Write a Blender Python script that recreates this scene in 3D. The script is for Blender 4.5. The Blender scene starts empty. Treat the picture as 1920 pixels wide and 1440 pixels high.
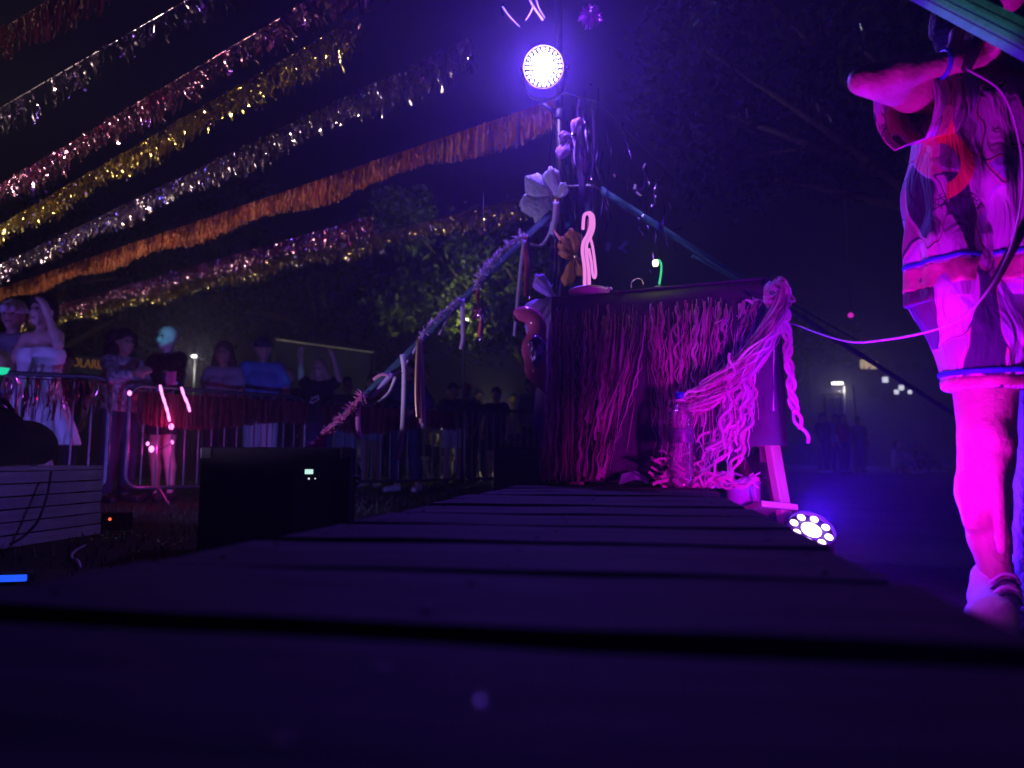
import bpy, bmesh, math, random
import numpy as np
from mathutils import Vector, Matrix, Euler, Quaternion
R = math.radians
random.seed(7)
rng = np.random.default_rng(7)
scene = bpy.context.scene
C = scene.collection

# ------------------------------------------------------------------ camera
F_PX = 1371.0          # focal length in pixels of the 1920-wide photograph
CAM_Z = 0.42           # lens 10 cm above the deck, deck on stacked pallets
TH = R(5.83)           # tilted slightly up
cam_d = bpy.data.cameras.new('camera')
cam_d.sensor_width = 36.0
cam_d.lens = 36.0 * F_PX / 1920.0
cam_d.clip_start = 0.02
cam_d.clip_end = 400.0
cam_d.dof.use_dof = True
cam_d.dof.focus_distance = 2.5
cam_d.dof.aperture_fstop = cam_d.lens / 1000 / 0.0092
cam = bpy.data.objects.new('camera', cam_d)
cam.location = (0, 0, CAM_Z)
cam.rotation_euler = (R(90) + TH, 0, 0)
C.objects.link(cam)
scene.camera = cam

# ------------------------------------------------------------------ world, exposure, sampling
world = bpy.data.worlds.new('World')
scene.world = world
world.use_nodes = True
wnt = world.node_tree
wbg = wnt.nodes['Background']
wsky = wnt.nodes.new('ShaderNodeTexSky')
wsky.sky_type = 'NISHITA'
wsky.sun_disc = False
wsky.sun_elevation = R(-5.0)
wsky.sun_rotation = R(200)
wsky.air_density = 1.2
wmul = wnt.nodes.new('ShaderNodeMixRGB')
wmul.blend_type = 'MULTIPLY'
wmul.inputs[0].default_value = 1.0
wmul.inputs[2].default_value = (0.55, 0.12, 1.5, 1)
wnt.links.new(wsky.outputs[0], wmul.inputs[1])
wnt.links.new(wmul.outputs[0], wbg.inputs[0])
wbg.inputs[1].default_value = 0.05
scene.view_settings.view_transform = 'Standard'
scene.view_settings.look = 'None'
scene.view_settings.exposure = 0.0
scene.view_settings.gamma = 1.0
scene.cycles.use_denoising = True
try:
    scene.cycles.denoiser = 'OPENIMAGEDENOISE'
    scene.cycles.denoising_input_passes = 'RGB_ALBEDO_NORMAL'
except Exception:
    pass
scene.cycles.max_bounces = 6
scene.cycles.diffuse_bounces = 2
scene.cycles.glossy_bounces = 3
scene.cycles.transmission_bounces = 4
scene.cycles.transparent_max_bounces = 12
scene.cycles.volume_bounces = 0
scene.cycles.sample_clamp_indirect = 1.5
scene.cycles.sample_clamp_direct = 0.0
scene.cycles.caustics_reflective = False
scene.cycles.caustics_refractive = False
scene.cycles.use_adaptive_sampling = False

# ------------------------------------------------------------------ helpers: pixels to places
_U = Vector((0, -math.sin(TH), math.cos(TH)))
_F = Vector((0, math.cos(TH), math.sin(TH)))
def ray(px, py):
    a = (px - 960.0) / F_PX
    b = -(py - 720.0) / F_PX
    return Vector((1, 0, 0)) * a + _U * b + _F
def P(px, py, D):
    """point seen at a pixel whose distance ahead (world y) is D"""
    d = ray(px, py)
    return Vector((0, 0, CAM_Z)) + d * (D / d.y)
def G(px, py, z=0.0):
    """point seen at a pixel at height z"""
    d = ray(px, py)
    return Vector((0, 0, CAM_Z)) + d * ((z - CAM_Z) / d.z)

# ------------------------------------------------------------------ helpers: objects
def link(name, me, mat=None, parent=None):
    o = bpy.data.objects.new(name, me)
    C.objects.link(o)
    if mat is not None and me is not None and len(me.materials) == 0:
        me.materials.append(mat)
    if parent is not None:
        o.parent = parent
    return o
def empty(name, loc=(0, 0, 0), rz=0.0):
    o = bpy.data.objects.new(name, None)
    o.empty_display_size = 0.1
    C.objects.link(o)
    o.location = loc
    o.rotation_euler = (0, 0, rz)
    return o
def tag(o, label, cat=None, group=None, kind=None):
    if label: o['label'] = label
    if cat: o['category'] = cat
    if group: o['group'] = group
    if kind: o['kind'] = kind
    return o
def pydata(name, v, f, smooth=False):
    me = bpy.data.meshes.new(name)
    me.from_pydata([tuple(x) for x in v], [], [tuple(int(i) for i in x) for x in f])
    me.update()
    if smooth:
        me.polygons.foreach_set('use_smooth', [True] * len(me.polygons))
    return me
def np_mesh(name, V, Q, smooth=False):
    V = np.asarray(V, dtype=np.float32); Q = np.asarray(Q, dtype=np.int32)
    me = bpy.data.meshes.new(name)
    k = Q.shape[1]
    me.vertices.add(len(V)); me.vertices.foreach_set('co', V.ravel())
    me.loops.add(Q.size); me.loops.foreach_set('vertex_index', Q.ravel())
    me.polygons.add(len(Q))
    me.polygons.foreach_set('loop_start', np.arange(0, Q.size, k, dtype=np.int32))
    me.polygons.foreach_set('loop_total', np.full(len(Q), k, dtype=np.int32))
    if smooth:
        me.polygons.foreach_set('use_smooth', np.ones(len(Q), dtype=bool))
    me.update(calc_edges=True)
    me.validate()
    return me
def box_mesh(name, sx, sy, sz, bev=0.0, seg=2, origin='base'):
    bm = bmesh.new()
    bmesh.ops.create_cube(bm, size=1.0)
    for v in bm.verts:
        v.co = Vector((v.co.x * sx, v.co.y * sy, v.co.z * sz))
        if origin == 'base': v.co.z += sz / 2
    if bev > 0:
        bmesh.ops.bevel(bm, geom=bm.edges[:], offset=bev, segments=seg, affect='EDGES', profile=0.6)
    me = bpy.data.meshes.new(name)
    bm.to_mesh(me); bm.free()
    return me
def tube_mesh(name, pts, r, n=8, caps=True):
    pts = [Vector(p) for p in pts]
    rs = r if isinstance(r, (list, tuple)) else [r] * len(pts)
    V, Fc = [], []
    t0 = (pts[1] - pts[0]).normalized()
    up = Vector((0, 0, 1)) if abs(t0.z) < 0.9 else Vector((1, 0, 0))
    nrm = (up - t0 * up.dot(t0)).normalized()
    for i, p in enumerate(pts):
        if i == 0: t = pts[1] - pts[0]
        elif i == len(pts) - 1: t = pts[-1] - pts[-2]
        else: t = pts[i + 1] - pts[i - 1]
        t.normalize()
        nrm = (nrm - t * nrm.dot(t))
        nrm = nrm.normalized() if nrm.length > 1e-6 else t.orthogonal().normalized()
        b = t.cross(nrm)
        for k in range(n):
            a = 2 * math.pi * k / n
            V.append(p + (nrm * math.cos(a) + b * math.sin(a)) * rs[i])
    for i in range(len(pts) - 1):
        for k in range(n):
            k2 = (k + 1) % n
            Fc.append((i * n + k, i * n + k2, (i + 1) * n + k2, (i + 1) * n + k))
    if caps:
        Fc.append(tuple(reversed(range(n))))
        Fc.append(tuple(range((len(pts) - 1) * n, len(pts) * n)))
    return pydata(name, V, Fc, True)
def lathe_mesh(name, prof, n=20):
    V, Fc = [], []
    for (r, z) in prof:
        for k in range(n):
            a = 2 * math.pi * k / n
            V.append((r * math.cos(a), r * math.sin(a), z))
    m = len(prof)
    for i in range(m - 1):
        for k in range(n):
            k2 = (k + 1) % n
            Fc.append((i * n + k, i * n + k2, (i + 1) * n + k2, (i + 1) * n + k))
    Fc.append(tuple(reversed(range(n))))
    Fc.append(tuple(range((m - 1) * n, m * n)))
    return pydata(name, V, Fc, True)
def catmull(pts, per=8):
    pts = [Vector(p) for p in pts]
    q = [pts[0] * 2 - pts[1]] + pts + [pts[-1] * 2 - pts[-2]]
    out = []
    for i in range(1, len(q) - 2):
        for k in range(per):
            t = k / per
            a, b, c, d = q[i - 1], q[i], q[i + 1], q[i + 2]
            out.append(0.5 * ((2 * b) + (c - a) * t + (2 * a - 5 * b + 4 * c - d) * t * t + (3 * b - a - 3 * c + d) * t ** 3))
    out.append(pts[-1])
    return out
def strip_mesh(name, pts, width, facing=Vector((0, -1, 0)), twist=0.0, phase=0.0, thick=0.0):
    """a ribbon swept along points, flat side towards 'facing', optionally twisting along its length"""
    pts = [Vector(p) for p in pts]
    n = len(pts)
    V, Fc = [], []
    for i, p in enumerate(pts):
        t = (pts[min(i + 1, n - 1)] - pts[max(i - 1, 0)]).normalized()
        side = t.cross(facing)
        side = side.normalized() if side.length > 1e-5 else t.orthogonal().normalized()
        ang = phase + twist * i / max(n - 1, 1)
        side = Quaternion(t, ang) @ side
        w = width[i] if isinstance(width, (list, tuple)) else width
        V += [p - side * w / 2, p + side * w / 2]
    for i in range(n - 1):
        Fc.append((2 * i, 2 * i + 1, 2 * i + 3, 2 * i + 2))
    me = pydata(name, V, Fc, True)
    if thick > 0:
        bm = bmesh.new(); bm.from_mesh(me)
        bmesh.ops.solidify(bm, geom=bm.faces[:], thickness=thick)
        bm.to_mesh(me); bm.free()
    return me
def join_meshes(name, parts):
    bm = bmesh.new()
    for me, mx in parts:
        t = me.copy(); t.transform(mx)
        bm.from_mesh(t); bpy.data.meshes.remove(t)
    me = bpy.data.meshes.new(name)
    bm.to_mesh(me); bm.free()
    return me

# ------------------------------------------------------------------ helpers: materials
def nd(nt, t): return nt.nodes.new(t)
def M(name, col, rough=0.6, metal=0.0, var=0.25, scale=8.0, bump=0.0, bscale=40.0, emit=None, estr=0.0, trans=0.0, spec=0.5, sheen=0.0):
    m = bpy.data.materials.new(name); m.use_nodes = True
    nt = m.node_tree; b = nt.nodes['Principled BSDF']
    b.inputs['Roughness'].default_value = rough
    b.inputs['Metallic'].default_value = metal
    b.inputs['Specular IOR Level'].default_value = spec
    tc = nd(nt, 'ShaderNodeTexCoord')
    if var > 0:
        nz = nd(nt, 'ShaderNodeTexNoise'); nz.inputs['Scale'].default_value = scale; nz.inputs['Detail'].default_value = 5
        nt.links.new(tc.outputs['Object'], nz.inputs['Vector'])
        rp = nd(nt, 'ShaderNodeValToRGB')
        rp.color_ramp.elements[0].position = 0.3; rp.color_ramp.elements[1].position = 0.72
        lo = [max(0, c * (1 - var)) for c in col]; hi = [min(1, c * (1 + var)) for c in col]
        rp.color_ramp.elements[0].color = (*lo, 1); rp.color_ramp.elements[1].color = (*hi, 1)
        nt.links.new(nz.outputs['Fac'], rp.inputs['Fac'])
        nt.links.new(rp.outputs['Color'], b.inputs['Base Color'])
    else:
        b.inputs['Base Color'].default_value = (*col, 1)
    if bump > 0:
        n2 = nd(nt, 'ShaderNodeTexNoise'); n2.inputs['Scale'].default_value = bscale; n2.inputs['Detail'].default_value = 6
        nt.links.new(tc.outputs['Object'], n2.inputs['Vector'])
        bp = nd(nt, 'ShaderNodeBump'); bp.inputs['Strength'].default_value = bump; bp.inputs['Distance'].default_value = 0.02
        nt.links.new(n2.outputs['Fac'], bp.inputs['Height'])
        nt.links.new(bp.outputs['Normal'], b.inputs['Normal'])
    if emit:
        b.inputs['Emission Color'].default_value = (*emit, 1); b.inputs['Emission Strength'].default_value = estr
    if trans > 0:
        tr = nd(nt, 'ShaderNodeBsdfTranslucent'); mx = nd(nt, 'ShaderNodeMixShader')
        tr.inputs[0].default_value = (*col, 1); mx.inputs[0].default_value = trans
        out = nt.nodes['Material Output']
        nt.links.new(b.outputs[0], mx.inputs[1]); nt.links.new(tr.outputs[0], mx.inputs[2])
        nt.links.new(mx.outputs[0], out.inputs['Surface'])
    return m
def EM(name, col, s, sampling='NONE'):
    m = bpy.data.materials.new(name); m.use_nodes = True
    nt = m.node_tree; nt.nodes.clear()
    e = nd(nt, 'ShaderNodeEmission'); e.inputs[0].default_value = (*col, 1); e.inputs[1].default_value = s
    o = nd(nt, 'ShaderNodeOutputMaterial'); nt.links.new(e.outputs[0], o.inputs[0])
    try: m.cycles.emission_sampling = sampling
    except Exception: pass
    return m
def plastic_film(name, tint, gloss=0.25, clear=0.7):
    m = bpy.data.materials.new(name); m.use_nodes = True
    nt = m.node_tree; nt.nodes.clear()
    tr = nd(nt, 'ShaderNodeBsdfTransparent'); tr.inputs[0].default_value = (*tint, 1)
    gl = nd(nt, 'ShaderNodeBsdfGlossy'); gl.inputs['Roughness'].default_value = 0.12
    df = nd(nt, 'ShaderNodeBsdfDiffuse'); df.inputs[0].default_value = (*tint, 1)
    fr = nd(nt, 'ShaderNodeFresnel'); fr.inputs[0].default_value = 1.45
    m1 = nd(nt, 'ShaderNodeMixShader'); m1.inputs[0].default_value = 1 - clear
    nt.links.new(tr.outputs[0], m1.inputs[1]); nt.links.new(df.outputs[0], m1.inputs[2])
    ad = nd(nt, 'ShaderNodeMath'); ad.operation = 'ADD'; ad.use_clamp = True; ad.inputs[1].default_value = gloss * 0.3
    nt.links.new(fr.outputs[0], ad.inputs[0])
    m2 = nd(nt, 'ShaderNodeMixShader')
    nt.links.new(ad.outputs[0], m2.inputs[0]); nt.links.new(m1.outputs[0], m2.inputs[1]); nt.links.new(gl.outputs[0], m2.inputs[2])
    nz = nd(nt, 'ShaderNodeTexWave'); nz.bands_direction = 'Z'; nz.inputs['Scale'].default_value = 22; nz.inputs['Distortion'].default_value = 2.0
    tc = nd(nt, 'ShaderNodeTexCoord'); nt.links.new(tc.outputs['Object'], nz.inputs['Vector'])
    bp = nd(nt, 'ShaderNodeBump'); bp.inputs['Strength'].default_value = 0.5; bp.inputs['Distance'].default_value = 0.01
    nt.links.new(nz.outputs['Fac'], bp.inputs['Height']); nt.links.new(bp.outputs['Normal'], gl.inputs['Normal'])
    o = nd(nt, 'ShaderNodeOutputMaterial'); nt.links.new(m2.outputs[0], o.inputs[0])
    return m
def foil(name, ramp, rough=0.28, scale=3.0):
    """metallic foil whose own tint shifts from patch to patch"""
    m = bpy.data.materials.new(name); m.use_nodes = True
    nt = m.node_tree; b = nt.nodes['Principled BSDF']
    b.inputs['Metallic'].default_value = 1.0; b.inputs['Roughness'].default_value = rough
    tc = nd(nt, 'ShaderNodeTexCoord'); nz = nd(nt, 'ShaderNodeTexNoise'); nz.inputs['Scale'].default_value = scale; nz.inputs['Detail'].default_value = 4
    nt.links.new(tc.outputs['Object'], nz.inputs['Vector'])
    rp = nd(nt, 'ShaderNodeValToRGB')
    els = rp.color_ramp.elements
    while len(els) < len(ramp): els.new(0.5)
    for i, c in enumerate(ramp):
        els[i].position = 0.3 + 0.42 * i / max(len(ramp) - 1, 1); els[i].color = (*c, 1)
    nt.links.new(nz.outputs['Fac'], rp.inputs['Fac']); nt.links.new(rp.outputs['Color'], b.inputs['Base Color'])
    return m
def wood(name, c1, c2, rough=0.7, sc=(1.5, 18, 18), spec=0.4):
    m = bpy.data.materials.new(name); m.use_nodes = True
    nt = m.node_tree; b = nt.nodes['Principled BSDF']; b.inputs['Roughness'].default_value = rough; b.inputs['Specular IOR Level'].default_value = spec
    tc = nd(nt, 'ShaderNodeTexCoord'); mp = nd(nt, 'ShaderNodeMapping'); mp.inputs['Scale'].default_value = sc
    oi = nd(nt, 'ShaderNodeObjectInfo')
    ad = nd(nt, 'ShaderNodeVectorMath'); ad.operation = 'ADD'
    cm = nd(nt, 'ShaderNodeCombineXYZ'); mu = nd(nt, 'ShaderNodeMath'); mu.operation = 'MULTIPLY'; mu.inputs[1].default_value = 37.0
    nt.links.new(oi.outputs['Random'], mu.inputs[0]); nt.links.new(mu.outputs[0], cm.inputs[0]); nt.links.new(mu.outputs[0], cm.inputs[2])
    nt.links.new(tc.outputs['Object'], mp.inputs['Vector']); nt.links.new(mp.outputs[0], ad.inputs[0]); nt.links.new(cm.outputs[0], ad.inputs[1])
    nz = nd(nt, 'ShaderNodeTexNoise'); nz.inputs['Scale'].default_value = 1.6; nz.inputs['Detail'].default_value = 8; nz.inputs['Distortion'].default_value = 1.2
    nt.links.new(ad.outputs[0], nz.inputs['Vector'])
    rp = nd(nt, 'ShaderNodeValToRGB'); rp.color_ramp.elements[0].position = 0.32; rp.color_ramp.elements[1].position = 0.7
    rp.color_ramp.elements[0].color = (*c1, 1); rp.color_ramp.elements[1].color = (*c2, 1)
    nt.links.new(nz.outputs['Fac'], rp.inputs['Fac'])
    n3 = nd(nt, 'ShaderNodeTexNoise'); n3.inputs['Scale'].default_value = 5.0; n3.inputs['Detail'].default_value = 4
    nt.links.new(tc.outputs['Object'], n3.inputs['Vector'])
    mx = nd(nt, 'ShaderNodeMixRGB'); mx.blend_type = 'MULTIPLY'; mx.inputs[0].default_value = 0.6
    nt.links.new(rp.outputs[0], mx.inputs[1]); nt.links.new(n3.outputs['Fac'], mx.inputs[2])
    nt.links.new(mx.outputs[0], b.inputs['Base Color'])
    bp = nd(nt, 'ShaderNodeBump'); bp.inputs['Strength'].default_value = 0.5; bp.inputs['Distance'].default_value = 0.004
    nt.links.new(nz.outputs['Fac'], bp.inputs['Height']); nt.links.new(bp.outputs[0], b.inputs['Normal'])
    return m

MT = {}
MT['deck'] = wood('deck wood', (0.025, 0.021, 0.027), (0.10, 0.085, 0.10), rough=0.8, spec=0.12)
MT['deck_side'] = wood('pallet block wood', (0.1, 0.08, 0.06), (0.2, 0.16, 0.12))
MT['whitewood'] = wood('white painted wood', (0.5, 0.5, 0.5), (0.75, 0.74, 0.72))
MT['legwood'] = wood('pale planed wood', (0.6, 0.5, 0.4), (0.8, 0.7, 0.58), sc=(18, 18, 2))
MT['bark'] = M('bark', (0.09, 0.065, 0.05), 0.9, var=0.5, scale=14, bump=0.8, bscale=25)
MT['black'] = M('black painted metal', (0.012, 0.012, 0.013), 0.45, var=0.3, scale=20)
MT['blackbox'] = M('black speaker coating', (0.012, 0.012, 0.014), 0.75, var=0.2, bump=0.5, bscale=300, spec=0.2)
MT['blackplastic'] = M('black plastic', (0.02, 0.02, 0.022), 0.5, var=0.2)
MT['grille'] = M('speaker grille', (0.015, 0.015, 0.017), 0.6, metal=0.4, var=0.2)
MT['steel'] = M('galvanised steel', (0.2, 0.2, 0.22), 0.45, metal=0.9, var=0.2, scale=12)
MT['tablecloth'] = M('dark purple cloth', (0.06, 0.03, 0.09), 0.85, var=0.2, scale=20, bump=0.4, bscale=9)
MT['cloth_side'] = MT['tablecloth']
MT['paper_pink'] = M('pink crepe paper', (0.76, 0.28, 0.60), 0.75, var=0.2, scale=14, trans=0.35, bump=0.3, bscale=160)
MT['paper_pale'] = M('pale pink crepe paper', (0.82, 0.5, 0.80), 0.7, var=0.15, scale=14, trans=0.35, bump=0.3, bscale=160)
MT['boa'] = M('pink feather', (0.8, 0.25, 0.5), 0.8, var=0.3, trans=0.3)
MT['boa_lilac'] = M('lilac feather', (0.7, 0.55, 0.85), 0.8, var=0.3, trans=0.3)
MT['rib_white'] = M('white satin ribbon', (0.8, 0.76, 0.85), 0.45, var=0.1, trans=0.25)
MT['rib_lilac'] = M('lilac satin ribbon', (0.62, 0.5, 0.85), 0.45, var=0.15, trans=0.25)
MT['rib_pink'] = M('salmon satin ribbon', (0.85, 0.45, 0.5), 0.45, var=0.15, trans=0.25)
MT['rib_red'] = M('red satin ribbon', (0.8, 0.15, 0.15), 0.45, var=0.15, trans=0.25)
MT['rib_gold'] = foil('gold ribbon', [(0.7, 0.5, 0.2), (0.9, 0.75, 0.35)], 0.35)
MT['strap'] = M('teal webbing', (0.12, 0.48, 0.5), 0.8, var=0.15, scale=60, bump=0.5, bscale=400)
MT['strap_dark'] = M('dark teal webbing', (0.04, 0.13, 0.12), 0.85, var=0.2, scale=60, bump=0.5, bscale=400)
MT['paper_deep'] = M('deep rose crepe paper', (0.46, 0.12, 0.32), 0.75, var=0.25, scale=14, trans=0.3, bump=0.3, bscale=160)
MT['paper_white'] = M('whitish crepe paper', (0.9, 0.7, 0.85), 0.7, var=0.15, scale=14, trans=0.35, bump=0.3, bscale=160)
MT['strap_seam'] = M('dark stitching', (0.03, 0.08, 0.08), 0.9, var=0.2)
MT['petal_white'] = M('white paper petal', (0.70, 0.76, 0.86), 0.8, var=0.15, scale=16, trans=0.35, bump=0.7, bscale=45)
MT['petal_purple'] = M('purple paper petal', (0.5, 0.25, 0.8), 0.7, var=0.15, scale=6, trans=0.3)
MT['petal_orange'] = M('orange paper petal', (0.85, 0.35, 0.08), 0.6, var=0.3, scale=8, trans=0.3)
MT['balloon'] = M('pink shiny vinyl', (0.8, 0.12, 0.35), 0.15, var=0.1, spec=0.7)
MT['iris'] = foil('iridescent foil', [(0.7, 0.15, 0.9), (0.15, 0.5, 0.95), (0.9, 0.9, 0.95), (0.95, 0.3, 0.6)], 0.18, 9.0)
MT['iris_dark'] = foil('violet foil', [(0.25, 0.1, 0.5), (0.5, 0.3, 0.8), (0.8, 0.75, 0.95)], 0.25, 7.0)
MT['skin_a'] = M('warm skin', (0.55, 0.34, 0.25), 0.5, var=0.08, scale=6)
MT['skin_b'] = M('tan skin', (0.42, 0.25, 0.17), 0.5, var=0.08, scale=6)
MT['skin_c'] = M('fair skin', (0.66, 0.45, 0.36), 0.5, var=0.08, scale=6)
MT['hair_dark'] = M('dark hair', (0.02, 0.014, 0.01), 0.55, var=0.4, scale=40, bump=0.8, bscale=90)
MT['hair_brown'] = M('brown hair', (0.07, 0.04, 0.022), 0.55, var=0.4, scale=40, bump=0.8, bscale=90)
MT['hair_blond'] = M('blond hair', (0.5, 0.36, 0.18), 0.55, var=0.3, scale=40, bump=0.8, bscale=90)
MT['eye'] = M('dark eye', (0.02, 0.015, 0.012), 0.2, var=0)
MT['lip'] = M('lip', (0.45, 0.16, 0.14), 0.45, var=0.1)
MT['cloth_white'] = M('white cotton', (0.78, 0.78, 0.8), 0.85, var=0.06, bump=0.25, bscale=14)
MT['cloth_blue'] = M('blue cotton', (0.12, 0.25, 0.6), 0.85, var=0.1, bump=0.25, bscale=14)
MT['cloth_grey'] = M('grey cotton', (0.3, 0.3, 0.36), 0.85, var=0.12, bump=0.25, bscale=14)
MT['cloth_black'] = M('black cotton', (0.015, 0.015, 0.018), 0.85, var=0.2, bump=0.25, bscale=14)
MT['cloth_navy'] = M('navy cotton', (0.03, 0.035, 0.09), 0.85, var=0.2, bump=0.25, bscale=14)
MT['cloth_red'] = M('red cotton', (0.5, 0.06, 0.05), 0.85, var=0.15, bump=0.25, bscale=14)
MT['denim'] = M('pale denim', (0.32, 0.42, 0.55), 0.85, var=0.25, scale=20)
MT['lace'] = M('patterned lace', (0.38, 0.36, 0.4), 0.8, var=0.75, scale=26)
MT['shoe_white'] = M('white canvas shoe', (0.72, 0.72, 0.76), 0.7, var=0.06, bump=0.3, bscale=60)
MT['shoe_dark'] = M('dark shoe', (0.03, 0.03, 0.035), 0.6, var=0.2)
MT['sequin'] = foil('black sequins', [(0.02, 0.02, 0.03), (0.1, 0.1, 0.14), (0.5, 0.45, 0.7)], 0.3, 60.0)
MT['led_white'] = EM('lit white led', (1.0, 0.93, 1.0), 14.0)
MT['led_white_soft'] = EM('lit white lens', (0.92, 0.85, 1.0), 3.0)
MT['lamp_white'] = EM('lit lamp white', (1.0, 0.98, 0.92), 4.0)

# ------------------------------------------------------------------ helpers: smooth organic meshes (one continuous surface)
class Body:
    """union of tapered limbs, blended into one surface"""
    def __init__(self): self.c = []; self.clips = []
    def cap(self, a, b, ra, rb=None):
        self.c.append((np.array(a, float), np.array(b, float), ra, ra if rb is None else rb)); return self
    def chain(self, pts, rs):
        for i in range(len(pts) - 1): self.cap(pts[i], pts[i + 1], rs[i], rs[i + 1])
        return self
    def clip(self, p, n): self.clips.append((np.array(p, float), np.array(n, float))); return self   # keeps the side n points to
    def mesh(self, name, h=0.02, k=0.03, off=0.0, smooth=True, wob=None):
        lo = np.min([np.minimum(a, b) - max(ra, rb) for a, b, ra, rb in self.c], axis=0) - off - 3 * h
        hi = np.max([np.maximum(a, b) + max(ra, rb) for a, b, ra, rb in self.c], axis=0) + off + 3 * h
        n = np.ceil((hi - lo) / h).astype(int) + 1
        f = np.full(n, 1.0, dtype=np.float32)
        for a, b, ra, rb in self.c:
            ra, rb = ra + off, rb + off
            mr = max(ra, rb) + k + 2.5 * h
            i0 = np.maximum(np.floor((np.minimum(a, b) - mr - lo) / h).astype(int), 0)
            i1 = np.minimum(np.ceil((np.maximum(a, b) + mr - lo) / h).astype(int) + 1, n)
            ax = [lo[d] + h * np.arange(i0[d], i1[d]) for d in range(3)]
            X = ax[0][:, None, None] - a[0]; Y = ax[1][None, :, None] - a[1]; Z = ax[2][None, None, :] - a[2]
            ba = b - a; L = max(float(ba @ ba), 1e-9)
            t = np.clip((X * ba[0] + Y * ba[1] + Z * ba[2]) / L, 0, 1)
            d = np.sqrt((X - t * ba[0]) ** 2 + (Y - t * ba[1]) ** 2 + (Z - t * ba[2]) ** 2) - (ra + (rb - ra) * t)
            s = f[i0[0]:i1[0], i0[1]:i1[1], i0[2]:i1[2]]
            hh = np.clip(0.5 + 0.5 * (s - d) / k, 0, 1)
            s[...] = np.where(s > 0.99, d, s + (d - s) * hh - k * hh * (1 - hh))
        for p, nn in self.clips:
            ax = [lo[d] + h * np.arange(n[d]) for d in range(3)]
            pl = -((ax[0][:, None, None] - p[0]) * nn[0] + (ax[1][None, :, None] - p[1]) * nn[1] + (ax[2][None, None, :] - p[2]) * nn[2])
            f = np.maximum(f, pl.astype(np.float32))
        f[0] = f[-1] = 1; f[:, 0] = f[:, -1] = 1; f[:, :, 0] = f[:, :, -1] = 1
        V, Q = surface_net(f, lo, h)
        if wob is not None: V = wob(V)
        return np_mesh(name, V, Q, smooth)
def surface_net(f, lo, h):
    ins = f < 0
    nx, ny, nz = f.shape
    cs = (nx - 1, ny - 1, nz - 1)
    acc = np.zeros(cs + (3,), np.float32); cnt = np.zeros(cs, np.float32)
    corners = [(0, 0, 0), (1, 0, 0), (0, 1, 0), (1, 1, 0), (0, 0, 1), (1, 0, 1), (0, 1, 1), (1, 1, 1)]
    sl = lambda o: (slice(o[0], o[0] + cs[0]), slice(o[1], o[1] + cs[1]), slice(o[2], o[2] + cs[2]))
    for i, a in enumerate(corners):
        for b in corners[i + 1:]:
            if sum(abs(a[d] - b[d]) for d in range(3)) != 1: continue
            fa, fb = f[sl(a)], f[sl(b)]
            cr = ins[sl(a)] != ins[sl(b)]
            t = np.where(cr, fa / np.where(cr, fa - fb, 1), 0)
            cnt += cr
            for d in range(3):
                acc[..., d] += np.where(cr, a[d] + (b[d] - a[d]) * t, 0)
    act = cnt > 0
    idx = -np.ones(cs, np.int32); idx[act] = np.arange(act.sum())
    ii = np.argwhere(act)
    V = lo + h * (ii + acc[act] / cnt[act][:, None])
    Q = []
    for d in range(3):
        e, g = (d + 1) % 3, (d + 2) % 3
        a = [slice(None)] * 3; b = [slice(None)] * 3
        a[d] = slice(0, -1); b[d] = slice(1, None)
        cr = ins[tuple(a)] != ins[tuple(b)]
        w = np.argwhere(cr)
        w = w[(w[:, e] > 0) & (w[:, g] > 0) & (w[:, e] < cs[e]) & (w[:, g] < cs[g])]
        neg = ins[tuple(a)][tuple(w.T)]
        def c(oe, og):
            q = w.copy(); q[:, e] += oe; q[:, g] += og
            return idx[tuple(q.T)]
        q = np.stack([c(-1, -1), c(0, -1), c(0, 0), c(-1, 0)], 1)
        q[~neg] = q[~neg][:, ::-1]
        Q.append(q)
    return V, np.concatenate(Q)

def spot(name, loc, target, power, col, size_deg=90, blend=0.6, rad=0.06, parent=None):
    l = bpy.data.lights.new(name, 'SPOT'); l.energy = power; l.color = col
    l.spot_size = R(size_deg); l.spot_blend = blend; l.shadow_soft_size = rad
    o = bpy.data.objects.new(name, l); C.objects.link(o)
    loc = Vector(loc)
    o.rotation_euler = (Vector(target) - loc).to_track_quat('-Z', 'Y').to_euler()
    if parent is not None:
        o.parent = parent
        m = parent.matrix_basis.inverted()
        o.matrix_basis = m @ (Matrix.Translation(loc) @ o.rotation_euler.to_matrix().to_4x4())
    else: o.location = loc
    return o
def point(name, loc, power, col, rad=0.05, parent=None):
    l = bpy.data.lights.new(name, 'POINT'); l.energy = power; l.color = col; l.shadow_soft_size = rad
    o = bpy.data.objects.new(name, l); C.objects.link(o)
    if parent is not None:
        o.parent = parent; o.location = parent.matrix_basis.inverted() @ Vector(loc)
    else: o.location = loc
    return o


# ================================================================== THE SETTING
DECK_Z = 0.32
# ground: one sheet of trodden lawn
gm = M('trodden grass', (0.05, 0.055, 0.022), 0.95, var=0.6, scale=1.4, bump=0.9, bscale=30, spec=0.1)
V = []; Fq = []
N = 60
ext = 58.0
ticks = [ext * math.copysign(abs(u) ** 2.2, u) for u in np.linspace(-1, 1, N)]
for j, y in enumerate(ticks):
    for i, x in enumerate(ticks):
        V.append((x + 4, y + 22, 0.02 * math.sin(x * 1.7 + 0.6) * math.cos(y * 1.3) if abs(x) < 20 and abs(y) < 20 else 0))
for j in range(N - 1):
    for i in range(N - 1):
        Fq.append((j * N + i, j * N + i + 1, (j + 1) * N + i + 1, (j + 1) * N + i))
ground = link('ground', pydata('ground', V, Fq, True), gm)
tag(ground, 'dark trodden lawn around the wooden walkway', kind='structure')

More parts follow.
